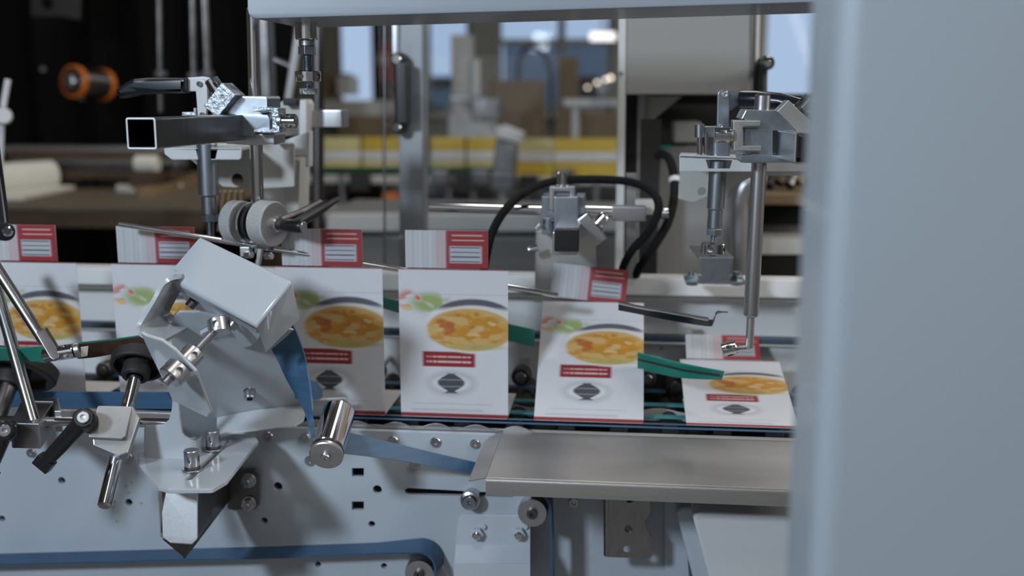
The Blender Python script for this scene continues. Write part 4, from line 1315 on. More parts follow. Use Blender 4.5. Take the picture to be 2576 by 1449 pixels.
# adjusting pulley in the slot
c = P(1187, 1248, 0)
t = thing('slot_pulley', 'small steel pulley clamped in the long slot', 'pulley', c)
ob('rim', s_lathe(c + UY * .004, c - UY * .02, [(0, U(24, 0)), (.016, U(26, 0)), (.019, U(27, 0)), (.022, U(25, 0)), (.0235, U(19, 0)), (.019, U(18, 0))], 40), 'steel', t)
ob('cap', s_socket(c - UY * .016, c - UY * .024, U(17, 0), .3), 'zinc', t)
# belt pulley under the tray with belt
c = P(1341, 1282, -.005)
t = thing('belt_pulley', 'grey belt pulley under the left end of the tray', 'pulley', c)
rr = U(39, 0)
ob('wheel', s_lathe(c + UY * .035, c - UY * .012, [(0, rr * .9), (.003, rr), (.044, rr), (.047, rr * .95)], 48), 'steel', t)
ob('axle_cap', s_socket(c - UY * .012, c - UY * .017, U(14, 0), .35), 'darksteel', t)
A, B = [], []
path = [(1341 + 0, 1282 - 43)]
for k in range(0, 10):
    an = R(-90 + 10 * k)
    path.append((1341 + 43 * math.cos(an), 1282 + 43 * math.sin(an)))
path += [(1386, 1340), (1388, 1420), (1389, 1530)]
def edgebelt(path, Y0, Y1, th, m, name, lab):
    A = []
    B = []
    for x, y in path:
        p = P(x, y, Y0)
        A.append(p)
        B.append(Vector((p.x, Y1, p.z)))
    return top(name, s_strip(A, B, th), m, lab, 'belt')
edgebelt(path, -.014, .02, .003, 'blue', 'pulley_belt', 'blue belt over the grey pulley, running straight down')
c = P(1062, 1428, -.01)
t = thing('belt_pulley', 'grey belt pulley at the right end of the low blue belt', 'pulley', c)
rr = U(40, 0)
ob('wheel', s_lathe(c + UY * .006, c - UY * .020, [(0, rr * .9), (.003, rr), (.023, rr), (.026, rr * .95)], 48), 'steel', t)
ob('axle_cap', s_socket(c - UY * .020, c - UY * .025, U(14, 0), .35), 'darksteel', t)
# low blue belt seen flat: comes from left, wraps the pulley
cc = P(1062, 1428, -.01)
A, B = [], []
for x, y in ((-80, 1397), (300, 1387), (700, 1376), (950, 1367), (1040, 1366)):
    p = P(x, y, -.004)
    A.append(p)
    q = P(x, y + 27 + (0 if x > 800 else 1), -.034)
    B.append(Vector((p.x, -.034, q.z)))
r0 = U(48, 0)
cx, cz = P(1058, 1418, -.02).x, P(1058, 1418, -.02).z
A2, B2 = A[:4], B[:4]
for k in range(0, 12):
    an = R(92 - 10 * k)
    A2.append(Vector((cx + (r0 + .003) * math.cos(an), -.002, cz + (r0 + .003) * math.sin(an))))
    B2.append(Vector((cx + (r0 - .002) * math.cos(an), -.034, cz + (r0 - .002) * math.sin(an))))
top('low_blue_belt', s_strip(A2, B2, .0025), 'blue', 'long blue belt along the bottom, curling round the lower pulley', 'belt')
# angle plate with two holes under the tray
t = thing('angle_plate', 'grey angle plate with two round holes under the tray', 'plate', P(1590, 1400, .03))
ob('plate', yplate([(1522, 1230), (1636, 1230), (1636, 1290), (1622, 1312), (1632, 1340), (1640, 1350), (1640, 1400), (1632, 1406), (1528, 1402), (1522, 1396)], .0, .003, 3, [(1581, 1331, 10), (1578, 1383, 10), (1584, 1256, 10)], .0008), 'darkrod', t)
ob('bend', s_rod(P(1528, 1236, .004), P(1528, 1398, .004), U(10, 0), .001), 'darkrod', t)
ob('spacer', s_box(P(1580, 1300, .03), (.03, .055, .03), bev=.001), 'darksteel', t)
# white rounded housing bottom right
t = thing('motor_housing', 'white rounded housing in the bottom right below the tray', 'housing', P(1850, 1449, -.1))
ob('body', s_poly([P(x, y, -.10) for x, y in [(1742, 1300), (1756, 1289), (2080, 1300), (2080, 1640), (1830, 1640)]], UY * .13, .010, seg=5), 'white', t)
ob('rear_shell', s_poly([P(x, y, -.03) for x, y in [(1700, 1288), (1716, 1277), (2080, 1290), (2080, 1640), (1790, 1640)]], UY * .07, .010, seg=5), 'plate', t)

# ================================================================== steel tray
t = thing('delivery_tray', 'brushed steel tray with folded front flange, lower right', 'tray', P(1600, 1240, -.15))
Yf = -.16
p1, p2 = P(1222, 1203, Yf), P(2000, 1233, Yf)
zt3 = p1.z
xr3 = p2.x
b1 = PZ(1240, 1076, zt3)
def onz(px, py, z):
    return PZ(px, py, z)
xl3 = p1.x
Yb3 = .012
ob('top_sheet', s_poly([Vector((xl3, Yf, zt3)), Vector((xr3 + .1, Yf, zt3)), Vector((xr3 + .1, Yb3, zt3)), Vector((xl3, Yb3, zt3))], -UZ * .0015, .0004), 'tray', t)
zf = P(1230, 1244, Yf).z
A = [Vector((xl3, Yf + .003, zt3 - .0002)), Vector((xl3, Yf, zt3 - .002)), Vector((xl3, Yf - .0008, zt3 - .004)), Vector((xl3, Yf - .0008, zf))]
B = [p + UX * (xr3 + .1 - xl3) for p in A]
ob('front_flange', s_strip(A, B, .0015), 'brushed', t)
# flared lead-in lip on the left
wing = []
for k in range(7):
    f = k / 6
    wing.append((f, -.002 * math.sin(f * 2.2) - .003 * f * f))
def lipx(f):
    return xl3 - U(46, Yf) * f
A = [Vector((lipx(f), Yf + .001, zt3 + dz * 1.0)) for f, dz in wing]
B = [Vector((lipx(f), Yb3 - .004 - .03 * max(0, f - .55) / .45 * 1.0, zt3 + dz)) for f, dz in wing]
ob('lead_in_lip', s_strip(A, B, .0015), 'tray', t)

# ================================================================== roller and blue deflected belts
a, b = P(823, 1137, -.135), P(852, 1038, -.065)
ax = (b - a).normalized()
t = thing('deflection_roller', 'mirror polished deflection roller at the tip of the bracket arm', 'roller', a)
rr = U(45, -.12)
ob('shell', s_rod(a + ax * .002, b, rr, .001, 64), 'chrome', t)
ob('end_ring', s_lathe(a - ax * .003, a + ax * .001, [(0, rr * .96), (.001, rr * .99), (.004, rr * .99)], 64), 'rubber', t)
ob('end_disc', s_lathe(a - ax * .0075, a - ax * .002, [(0, rr * .93), (.0012, rr * .99), (.005, rr * .99)], 64), 'brushed', t)
ob('screw', s_button(a - ax * .0072, a - ax * .012, U(13, -.14)), 'steel', t)
# outgoing flat belt to the right
A = [P(845, 1088, -.09), P(885, 1090, -.085), P(1000, 1117, -.055), P(1100, 1141, -.03), P(1200, 1164, -.012)]
B = [P(840, 1140, -.105), P(872, 1142, -.10), P(1000, 1158, -.065), P(1100, 1176, -.038), P(1200, 1194, -.02)]
top('deflected_belt', s_strip(spline(A, 6), spline(B, 6), .002), 'blue', 'blue belt running from the polished roller to the tray', 'belt')
# twisted belt coming down from under the hood
A = [P(735, 812, -.10), P(752, 850, -.10), P(768, 900, -.105), P(778, 955, -.115), P(785, 1010, -.13), P(788, 1060, -.14), P(790, 1100, -.14)]
B = [P(668, 850, -.09), P(696, 900, -.09), P(722, 955, -.10), P(748, 1000, -.10), P(767, 1035, -.12), P(776, 1072, -.15), P(779, 1104, -.16)]
top('twisted_belt', s_strip(spline(A, 6), spline(B, 6), .0022), 'blue', 'dark blue belt twisting down from under the white hood to the roller', 'belt')
c = P(778, 985, -.03)
top('back_belt', s_strip([P(742, 955, -.03), P(770, 952, -.03), P(795, 960, -.02), P(810, 980, .0)], [P(742, 1003, -.03), P(775, 1003, -.03), P(800, 1003, -.02), P(810, 1000, .0)], .002), 'blue', 'blue belt loop seen behind the twisted belt', 'belt')
# ================================================================== folding bracket with hood
t = thing('folding_bracket', 'large white painted folding bracket with tilted hood, left of centre', 'bracket', P(560, 1100, -.1))
BR = t
A_, B_, D_ = P(505, 597, -.13), P(735, 707, -.185), P(420, 697, -.158)
nh = (B_ - A_).cross(D_ - A_).normalized()
C_ = PP(645, 820, A_, nh)
E_ = P(755, 797, -.13)
F_ = PP(667, 885, E_, nh)
O_ = ((E_ - B_) + (F_ - C_)) / 2
b = bmesh.new()
ABx = (B_ - A_)
# hood as a bent sheet: top, right end, back; open to the lower left
nA, nB, nC, nD = A_, B_, C_, D_
def sheet(pts, th, inward, bev=.0012):
    return s_poly(pts, inward * th, bev, seg=3)
nrm = (B_ - A_).cross(D_ - A_).normalized()
if nrm.dot(O_) < 0:
    nrm = -nrm
bm = bmesh.new()
q = [A_, B_, C_, D_]
# notch at the left corner
n1 = A_ + (D_ - A_) * .80 + (B_ - A_) * .0
n2 = A_ + (D_ - A_) * .80 + (B_ - A_) * .055
n3 = A_ + (D_ - A_) * .93 + (B_ - A_) * .055
n4 = A_ + (D_ - A_) * .97
O2 = O_
corner = [A_, B_, C_, D_, n3, n2, n1]
ft = [bm.verts.new(p) for p in corner]
bm.faces.new(ft)
e1, f1, d1, a1 = B_ + O2, C_ + O2, D_ + O2 * .30, A_ + O2 * .9
ve, vf = bm.verts.new(E_), bm.verts.new(F_)
vg = bm.verts.new(C_ + (D_ - C_) * .02 + O2 * .26)
vh = bm.verts.new(D_ + O2 * .26)
va = bm.verts.new(A_ + O2 * .8)
bm.faces.new([ft[1], ve, vf, ft[2]])
bm.faces.new([ft[2], vg, vh, ft[3]])
bm.faces.new([ft[0], va, ve, ft[1]])
bmesh.ops.recalc_face_normals(bm, faces=bm.faces)
es = [e for e in bm.edges if len(e.link_faces) == 2]
bmesh.ops.bevel(bm, geom=es, offset=.0040, segments=5, profile=.5, affect='EDGES', clamp_overlap=True)
hood = ob('hood', bm, 'hood', t, ang=60)
hood.modifiers.clear()
sd = hood.modifiers.new('s', 'SOLIDIFY')
sd.thickness = .002
sd.offset = 0
wn = hood.modifiers.new('w', 'WEIGHTED_NORMAL')
wn.keep_sharp = False
# flange with tab below the hood, in the plane of the hood's front side
pn = (C_ - D_).cross(O_).normalized()
if pn.y > 0:
    pn = -pn
p0 = C_ + O_ * .25 - pn * .006
ob('flange', pplate([(428, 706), (470, 728), (640, 822), (655, 842), (650, 852), (630, 872), (612, 876), (596, 866), (560, 836), (512, 792), (470, 760), (458, 745), (438, 735)], p0, pn, .003, 4, bev=.0008), 'hood', t)
for px, py in ((486, 759), (590, 812)):
    c = PP(px, py, p0, pn)
    ob('screw', s_socket(c, c + (pn * .6 - UZ * .3 - UX * .2).normalized() * .008, U(14, -.17)), 'steel', t)
# threaded rod with collars
r0_, r1_ = P(566, 806, -.19), P(413, 966, -.262)
rd = (r1_ - r0_).normalized()
ob('threaded_rod', s_thread(r0_ - rd * .004, r1_, U(12.5, -.19), .0014), 'steel', t)
c1 = r0_ + rd * .010
ob('swivel_collar', s_collar(c1, rd.cross(pn).normalized() * 1.0 + rd * .9, U(28, -.16), U(38, -.16), 30), 'steel', t)
L_ = (r1_ - r0_).length
cA = r0_ + rd * L_ * .585
cB = r0_ + rd * L_ * .83
ob('collar', s_collar(cA, rd, U(29, -.2), U(42, -.2), 25), 'steel', t)
ob('collar', s_collar(cB, rd, U(34, -.2), U(40, -.2), 25), 'steel', t)
cT = r0_ + rd * L_ * .71
ob('tab', pplate([(352, 836), (368, 846), (407, 858), (438, 880), (492, 936), (531, 1038), (521, 1051), (434, 1009), (409, 957), (372, 880)], cT, -rd * -1 if rd.y < 0 else -rd, .004, 6, bev=.0016), 'hood', t)
# bent side strip (the C shaped loop)
path = [(452, 697), (436, 699), (420, 706), (405, 720), (388, 752), (352, 812), (347, 826), (352, 840), (368, 850), (404, 864)]
pts = [P(x, y, -.170 - .0062 * min(i, 8)) for i, (x, y) in enumerate(path)]
pts = spline(pts, 4)
w_ = [.075] * len(pts)
ob('side_loop', s_strip(pts, [Vector((p.x, -.125 if p.z > P(400, 840, -.2).z else -.118, p.z)) for p in pts], .0045), 'hood', t)
# main back plate
bp0, bpn = P(600, 1045, -.030), Vector((.34, -1, -.80)).normalized()
ob('back_plate', pplate([(432, 1090), (432, 822), (438, 795), (452, 785), (502, 786), (560, 800), (740, 830), (690, 880), (716, 930), (738, 985), (752, 1003), (778, 1008), (868, 1004), (884, 1018), (886, 1036), (876, 1050), (780, 1046), (770, 1030), (640, 1050), (545, 1090), (470, 1104), (452, 1098)], bp0, bpn, .004, [0, 8, 6, 6, 6, 0, 0, 10, 20, 20, 14, 14, 10, 8, 8, 8, 8, 8, 20, 8, 8, 6], [(628, 984, 15)], bev=.0012), 'hood', t)
a = PP(628, 988, bp0, bpn)
ob('screw', s_socket(a - bpn * .004, a + bpn * .010, U(15, -.08)), 'steel', t)
e_ = [PP(x, y, bp0, bpn) for x, y in ((545, 1049), (640, 1030), (768, 1017))]
f_ = [(770, 1034), (764, 1056), (742, 1070), (700, 1072), (640, 1080), (545, 1093)]
g_ = [PP(x, y, e_[1] - UY * .01, Vector((.1, -.75, .8)).normalized()) for x, y in f_]
ob('bottom_flange', s_poly(e_ + g_, -UZ * .003, .001), 'hood', t)
A = [PP(x, y, bp0, bpn) + bpn * .001 for x, y in ((505, 832), (520, 823), (560, 822))]
ob('rib', s_strip(A, [p + bpn * .006 for p in A], .002), 'hood', t)
# foot: base plate, wall and corner
zq = P(480, 1212, -.20).z
def Q(px, py):
    p = PZ(px, py, zq)
    return (p.x, p.y)
ol = rounded([Q(*p) for p in [(345, 1136), (349, 1164), (398, 1224), (425, 1231), (535, 1230), (572, 1208), (650, 1108), (640, 1092), (560, 1090), (440, 1120)]], .006)
sl = slot(Q(475, 1204), Q(578, 1106), U(9, -.15))
ob('base_plate', s_plate(Vector((0, 0, zq)), UX, UY, ol, [sl], .0055, .0012), 'hood', t)
Yw = -.128
zlow = lambda px: None
ob('foot_wall', yplate([(361, 1166), (361, 1080), (366, 1072), (410, 1068), (424, 1056), (431, 1030), (437, 985), (447, 985), (452, 1050), (458, 1090), (470, 1105), (470, 1160)], Yw, .005, [0, 4, 4, 10, 8, 8, 4, 4, 6, 10, 6, 0], bev=.0016), 'hood', t)
pts = [P(466, 1150, Yw), P(490, 1148, Yw + .004), P(502, 1146, Yw + .02), P(506, 1140, Yw + .05)]
top4 = [P(466, 1096, Yw), P(490, 1108, Yw + .004), P(502, 1104, Yw + .02), P(510, 1096, Yw + .05)]
ob('foot_web', s_strip(spline(top4, 4), spline(pts, 4), .004), 'hood', t)
for (px, py), rr_, hh in (((484, 1184), 20, 46), ((537, 1132), 20, 46)):
    c = Vector((*Q(px, py), zq))
    ob('washer', s_rod(c + UZ * .0002, c + UZ * .003, U(26, -.15), .0008), 'steel', t)
    ob('washer', s_rod(c + UZ * .003, c + UZ * .0055, U(21, -.15), .0008), 'darksteel', t)
    cc = c + UZ * (.0055 + U(hh, -.15) / 2)
    ob('collar_nut', s_collar(cc, UZ, U(rr_, -.15), U(hh, -.15), 48 + 45), 'steel', t)
# steel support below
t = thing('support_bracket', 'bright bent steel support under the white base, pointing down', 'bracket', P(465, 1400, -.12))
zs_ = -UZ * .0
ob('front_face', pplate([(404, 1228), (497, 1228), (497, 1356), (482, 1371), (428, 1367), (408, 1352)], P(450, 1300, -.185), Vector((0, -1, .28)), .003, [4, 4, 12, 12, 4, 8], bev=.0012), 'satin', t)
ob('left_bend', s_strip([P(404, 1228, -.184), P(401, 1236, -.176), P(400, 1250, -.165)], [P(408, 1352, -.184), P(405, 1350, -.176), P(404, 1346, -.165)], .003), 'chrome', t)
b = bmesh.new()
w0 = [P(497, 1228, -.166), P(575, 1205, -.012), P(575, 1262, -.012), P(466, 1405, -.150), P(484, 1368, -.184), P(497, 1352, -.184)]
ob('side_web', s_poly(w0, Vector((-.003, 0, .0)), 0), 'darksteel', t)
w1 = [P(408, 1356, -.182), P(466, 1405, -.150), P(484, 1369, -.182)]
ob('chin', s_poly(w1, Vector((0, .003, 0)), 0), 'darksteel', t)
ob('mount_plate', yplate([(568, 1178), (640, 1178), (652, 1192), (652, 1270), (640, 1284), (572, 1282)], -.010, .003, [4, 12, 12, 12, 12, 4], bev=.001), 'darksteel', t)
ob('stand_off', s_box(P(612, 1230, -.004), (U(50, 0), .008, U(80, 0)), bev=.001), 'darksteel', t)
for py in (1208, 1266):
    a = P(627, py, -.010)
    ob('washer', s_rod(a, a - UY * .002, U(20, 0), .0005), 'steel', t)
    ob('nut', s_hex(a - UY * .002, a - UY * .009, U(17, 0)), 'steel', t)
    ob('stud', s_rod(a - UY * .009, a - UY * .013, U(10, 0), .001), 'zinc', t)

# ================================================================== left cluster
Yr_ = -.12
top('cross_rod', s_rod(P(-60, 1057, Yr_), P(434, 1064, Yr_), U(13, Yr_), .001), 'chrome', 'horizontal polished rod through the two clamp blocks at the left', 'rod')
t = thing('clamp_block', 'machined clamp block holding the thick slanted rod at the left edge', 'clamp block', P(80, 1130, -.13))
ztop = P(60, 1066, -.165).z
def qz(px, py):
    p = PZ(px, py, ztop)
    return p
k1 = [qz(24, 1064), qz(98, 1066), qz(133, 1015), qz(52, 1012)]
ob('body', s_poly(k1, -UZ * U(72, -.15), .0015), 'steel', t)
k2 = [qz(104, 1062), qz(146, 1032), qz(146, 1004), qz(88, 1004), qz(80, 1010), qz(138, 1012)]
ob('rear_half', s_poly([qz(136, 1034), qz(154, 1034), qz(146, 1001), qz(86, 1001), qz(82, 1009), qz(134, 1010)], -UZ * U(60, -.12), .001), 'steel', t)
ob('pinch_head', s_rod(P(22, 1078, -.175), P(30, 1076, -.16), U(20, -.17), .002), 'black', t)
t = thing('slanted_rod', 'thick slanted steel rod clamped upright in the left block', 'rod', P(85, 1058, -.14))
ob('rod', s_rod(P(-34, 640, -.06), P(86, 1062, -.145), U(16, -.12), .001), 'darkrod', t)
t = thing('slanted_strut', 'slanted strut with flattened end gripping the polished collar', 'strut', P(150, 900, -.13))
a, b = P(-30, 640, -.10), P(112, 862, -.12)
ob('rod', s_rod(a, b, U(15, -.11), .002), 'darkrod', t)
ob('flat_end', s_poly([P(88, 838, -.128), P(112, 824, -.122), P(150, 886, -.128), P(150, 902, -.132), P(136, 908, -.136), P(124, 900, -.136)], UY * .007, .002), 'darksteel', t)
t = thing('belt_joiner', 'polished cross drilled collar joining teal belt and brown strap', 'collar', P(170, 886, -.12))
a, b = P(112, 894, -.12), P(202, 880, -.115)
ob('rear_ring', s_rod(a, P(146, 889, -.12), U(19, -.12), .001), 'chrome', t)
ob('collar', s_collar(P(168, 885, -.12), b - a, U(20, -.12), U(44, -.12), 20), 'chrome', t)
ob('end_flange', s_rod(P(188, 882, -.118), P(202, 879, -.116), U(21, -.12), .001), 'steel', t)
belt2([(-60, 872, -60, 905, -.11), (40, 876, 42, 906, -.11), (80, 873, 84, 908, -.115), (116, 872, 118, 912, -.12)], 'teal', 'teal belt entering from the left to the polished collar')
A = spline([P(196, 866, -.115), P(260, 859, -.09), P(330, 850, -.07), P(400, 838, -.055)], 5)
B = spline([P(196, 902, -.115), P(250, 896, -.09), P(330, 880, -.07), P(400, 864, -.055)], 5)
st = top('leather_strap', s_strip(A, B, .003), 'leather', 'brown leather strap running behind the bracket from the polished collar', 'strap')
ob('patch', s_strip([P(203, 873, -.1185), P(222, 871, -.112)], [P(204, 898, -.1185), P(219, 895, -.112)], .001), 'paper', st, 'torn pale patch')
A = spline([P(200, 861, -.108), P(300, 850, -.075), P(400, 836, -.05)], 5)
ob('backing', s_strip(A, [p - UZ * .006 for p in A], .0012), 'teal', st, 'thin teal edge')
# tilted rubber wheels on slanted shafts
def tilt_wheel(a, b, rw, thick, lab, hub_r, shaft_r):
    """shaft from wheel end a to free end b"""
    d = (b - a).normalized()
    g = thing('pressure_wheel_unit', lab, 'wheel', b)
    ob('shaft', s_rod(a + d * .008, b, shaft_r, .002), 'chrome' if shaft_r < .009 else 'darksteel', g)
    t = sub(g, 'wheel', a)
    ob('tyre', s_lathe(a - d * thick, a, [(0, rw * .93), (.003, rw), (thick - .003, rw), (thick, rw * .96), (thick, rw * .84), (thick - .010, rw * .80), (thick - .010, rw * .2)], 56), 'rubber', t)
    ob('hub', s_lathe(a - d * .010, a + d * .014, [(0, hub_r), (.020, hub_r), (.024, hub_r * .92), (.024, hub_r * .62), (.018, hub_r * .58), (.018, .001)], 40), 'rubber', t)
    return t, d
a, b = P(345, 925, -.075), P(262, 1275, -.215)
t, d = tilt_wheel(a, b, U(72, -.08), .016, 'black rubber wheel tilted on the long slanted shaft', U(37, -.08), U(18, -.14))
a2, b2 = P(30, 945, -.05), P(-22, 1090, -.10)
t, d2 = tilt_wheel(a2, b2, U(114, -.05), .02, 'large dark rubber wheel at the left edge behind the slanted rods', U(44, -.05), U(24, -.08))
# plate clamp on the shaft
t = thing('plate_clamp', 'smooth aluminium plate clamp crossing the slanted shaft', 'clamp', P(270, 1110, -.17))
pc = P(275, 1060, -.175)
nn = (CAM - pc).normalized() + Vector((0, 0, .35))
ob('plate', pplate([(246, 1020), (332, 1022), (316, 1098), (306, 1104), (222, 1100), (240, 1040)], pc, nn, .008, [6, 3, 4, 3, 6, 0], bev=.001), 'satin', t)
pc2 = pc - nn.normalized() * .008
ob('back_block', pplate([(262, 1030), (336, 1022), (352, 1050), (322, 1140), (300, 1148), (234, 1120), (232, 1104)], pc2, nn, .03, 3, bev=.002), 'satin', t)
ob('collar', s_rod(P(292, 1106, -.16), P(284, 1120, -.168), U(24, -.15), .001), 'chrome', t)
def lever(t, hub, axis, tip, rh, r0, r1, mid=None):
    ax = axis.normalized()
    ob('hub', s_lathe(hub - ax * .012, hub + ax * .012, [(0, rh * .86), (.003, rh), (.021, rh * .92), (.024, rh * .75)], 28), 'black', t)
    ob('hub_screw', s_button(hub + ax * .011, hub + ax * .0155, rh * .55), 'steel', t)
    m = mid if mid is not None else hub * .45 + tip * .55
    p = spline([hub + ax * .004, m, tip], 5)
    n = len(p)
    bm = bmesh.new()
    bm = s_tube(p, [r0 + (r1 - r0) * i / (n - 1) for i in range(n)], 16, bm)
    ob('arm', bm, 'black', t)
    ob('arm_tip', s_box(tip, (r1 * 2.6, r1 * 1.6, r1 * 1.8), Matrix.Rotation(R(40), 3, 'Y'), .001), 'black', t)
t = thing('clamping_lever', 'black clamping lever pointing down left from the plate clamp', 'lever', P(212, 1060, -.19))
h = P(214, 1056, -.195)
lever(t, h, P(208, 1050, -.23) - P(235, 1080, -.17), P(112, 1164, -.19), U(31, -.19), U(24, -.19), U(19, -.19))
ob('spacer', s_rod(P(230, 1072, -.18), P(244, 1080, -.165), U(22, -.18), .001), 'steel', t)
t = thing('clamping_lever', 'black clamping lever cut off by the lower left edge', 'lever', P(10, 1090, -.19))
lever(t, P(12, 1085, -.19), P(10, 1080, -.24) - P(16, 1090, -.17), P(-30, 1190, -.19), U(31, -.19), U(24, -.19), U(19, -.19))
t = thing('black_strut', 'black strut with a cross head screw at the far left edge', 'strut', P(10, 590, -.25))
ob('arm', s_tube([P(-30, 300, -.24), P(-12, 440, -.24), P(4, 560, -.25), P(6, 584, -.25)], [U(20, -.25)] * 4, 20), 'gloss_black', t)
ob('end_boss', s_rod(P(2, 583, -.24), P(14, 583, -.27), U(24, -.25), .002), 'gloss_black', t)
c = P(20, 582, -.275)
ob('screw', s_rod(P(10, 583, -.262), c, U(14, -.27), .002), 'chrome', t)

# ================================================================== left tube clamp with toggle lever
t = thing('square_tube', 'long open square steel tube pointing to the viewer at the left', 'tube', P(355, 336, -.25))
ob('tube', sqtube('', '', P(355, 336, -.25), P(602, 319, .01), U(79, -.25), U(3.5, -.25), 'brushed'), 'darkrod', t)
ob('cut_edge', sqtube('', '', P(355, 336, -.2508), P(355, 336, -.2508) + (P(602, 319, .01) - P(355, 336, -.25)).normalized() * .0009, U(79.5, -.25), U(3.8, -.25), 'cut'), 'cut', t, 'bright sawn edge')
ob('inner_wall', sqtube('', '', P(355, 336, -.248), P(602, 319, .008), U(79 - 6.8, -.25), .0006, 'dark'), 'dark', t)  # dark lining: shade of the deep tube and mill scale in one colour
ob('plug', s_box(P(602, 319, .003), (.026, .004, .026), bev=0), 'dark', t)  # added dark stop, keeps light from entering at the far end
t = thing('tube_clamp', 'shiny two part clamp at the rear end of the long square tube', 'clamp', P(650, 360, -.06))
Yt = -.012
ob('upper_jaw', yplate([(566, 286), (602, 243), (610, 241), (670, 242), (674, 248), (674, 286), (640, 290), (566, 290)], Yt, .05, 2, bev=.0014), 'zinc', t)
ob('middle_jaw', yplate([(556, 288), (674, 286), (680, 300), (680, 328), (640, 330), (636, 345), (556, 345)], Yt - .004, .05, 1, bev=.0012), 'zinc', t)
ob('lower_jaw', yplate([(560, 340), (640, 336), (690, 338), (690, 362), (640, 366), (570, 362)], Yt + .004, .045, 2, bev=.0012), 'steel', t)
ob('bracket', yplate([(637, 268), (700, 272), (703, 334), (638, 334), (638, 326), (684, 326), (684, 283), (637, 280)], Yt - .018, .03, 2, bev=.001), 'rough_zinc', t)
ob('screw_washer', s_rod(P(700, 304, Yt - .01), P(712, 304, Yt - .01), U(20, Yt), .001), 'zinc', t)
ob('clamp_screw', s_collar(P(729, 305, Yt - .01), UX, U(18, Yt), U(34, Yt), 40), 'chrome', t)
ob('pivot_block', s_box(P(565, 252, Yt), (U(46, Yt), .035, U(76, Yt)), Matrix.Rotation(R(42), 3, 'Y'), .0012), 'rough_zinc', t)
d = P(528, 198, Yt) - P(560, 248, Yt)
ob('washer', s_rod(P(556, 236, Yt), P(551, 228, Yt), U(20, Yt)), 'rubber', t)
ob('collar', s_collar(P(541, 216, Yt), d, U(18, Yt), U(38, Yt), 30), 'chrome', t)
t = thing('toggle_lever', 'white toggle lever with long black grip, upper left', 'lever', P(510, 290, -.06))
Yl = .02
ob('link', yplate([(494, 200), (516, 200), (521, 215), (522, 255), (518, 292), (497, 292), (494, 250), (491, 215)], Yl - .01, .006, [10, 10, 4, 4, 4, 4, 4, 6], bev=.001), 'white', t)
ob('pivot_pin', s_button(P(501, 211, Yl - .01), P(501, 211, Yl - .014), U(7, Yl)), 'zinc', t)
ob('pivot_pin', s_button(P(508, 288, Yl - .01), P(508, 288, Yl - .014), U(6, Yl)), 'zinc', t)
ob('cross_link', yplate([(463, 196), (510, 192), (530, 196), (534, 208), (496, 230), (463, 230)], Yl, .006, 5, bev=.001), 'white', t)
ob('rear_link', yplate([(520, 200), (536, 214), (552, 246), (530, 268), (518, 268)], Yl + .01, .005, 4, bev=.001), 'steel', t)
ob('base', yplate([(457, 282), (486, 282), (486, 272), (494, 272), (494, 292), (457, 292)], Yl - .005, .03, 1, bev=.001), 'rough_zinc', t)
g = [(293, 228), (313, 215), (332, 205), (345, 202), (400, 200), (463, 199)]
g2 = [(293 + 4, 248), (318, 245), (345, 238), (400, 237), (440, 235), (463, 233)]
gp = g + g2[::-1]
ob('grip', yplate([(286, 227), (312, 208), (334, 198), (372, 195), (464, 195), (464, 234), (400, 236), (346, 238), (318, 244), (298, 248)], Yl - .012, .022, [4, 6, 6, 0, 3, 3, 0, 6, 4, 4], bev=.005), 'gloss_black', t)
# vertical rod and knurled discs
t = thing('vertical_rod', 'polished vertical rod from the overhead cover down to the knurled discs', 'rod', P(655, 650, -.03))
a, b = P(636, 20, .03), P(648, 520, .03)
ob('rod', s_rod(a, b + (b - a) * .2, U(16.5, .03), .001), 'chrome', t)
b_ = b
t = thing('knurled_knobs', 'three round discs with knurled grey rims clamped on the polished rod', 'knobs', P(640, 560, -.04))
axk = (UX * .93 - UY * .36 - UZ * .02).normalized()
c = P(593, 556, -.03)
rk = U(58, .01)
def disc(c, L, r, m, nm):
    o = ob(nm, s_lathe(c, c + axk * L, [(0, r * .95), (.0015, r), (L - .0015, r), (L, r * .95)], 72), m, t)
    if m == 'knurl':
        me = o.data
        uvl = me.uv_layers.new(name='UVMap')
        fu, fv, fw = frame(axk)
        n = [(v.co.dot(fu), v.co.dot(fv), v.co.dot(fw)) for v in me.vertices]
        for pl in me.polygons:
            an = [math.atan2(n[me.loops[li].vertex_index][1], n[me.loops[li].vertex_index][0]) for li in pl.loop_indices]
            if max(an) - min(an) > math.pi:
                an = [q if q > 0 else q + 2 * math.pi for q in an]
            for li, q in zip(pl.loop_indices, an):
                uvl.data[li].uv = (q * r, n[me.loops[li].vertex_index][2])
disc(P(585, 557, .036), U(36, 0), rk * .97, 'knurl', 'rear_knob')
disc(P(626, 560, .028), U(6, 0), rk * .93, 'steel', 'thin_disc')
disc(P(634, 560, .022), U(8, 0), rk * .8, 'rubber', 'spacer_disc')
disc(P(655, 560, .008), U(48, 0), rk, 'knurl', 'front_knob')
c = P(655, 560, .008) + axk * U(48, 0)
ob('knob_face', s_lathe(c - axk * .0002, c + axk * .0006, [(0, rk * .93), (.0006, rk * .93)], 64), 'satin', t)
ob('bushing', s_lathe(c, c + axk * .006, [(0, U(20, 0)), (.004, U(20, 0)), (.006, U(16, 0))], 32), 'steel', t)
t = thing('knob_lever', 'black lever with steel end screw on the knurled discs', 'lever', P(765, 565, -.07))
ob('neck', s_rod(c + axk * .006, c + axk * .020, U(15, -.05), .001), 'darksteel', t)
ob('hub', s_lathe(c + axk * .014, c + axk * .044, [(0, U(15, 0)), (.01, U(17, 0)), (.026, U(18, 0)), (.03, U(14, 0))], 28), 'black', t)
ob('screw', s_rod(c + axk * .043, c + axk * .047, U(13, 0), .001), 'steel', t)
h = c + axk * .030
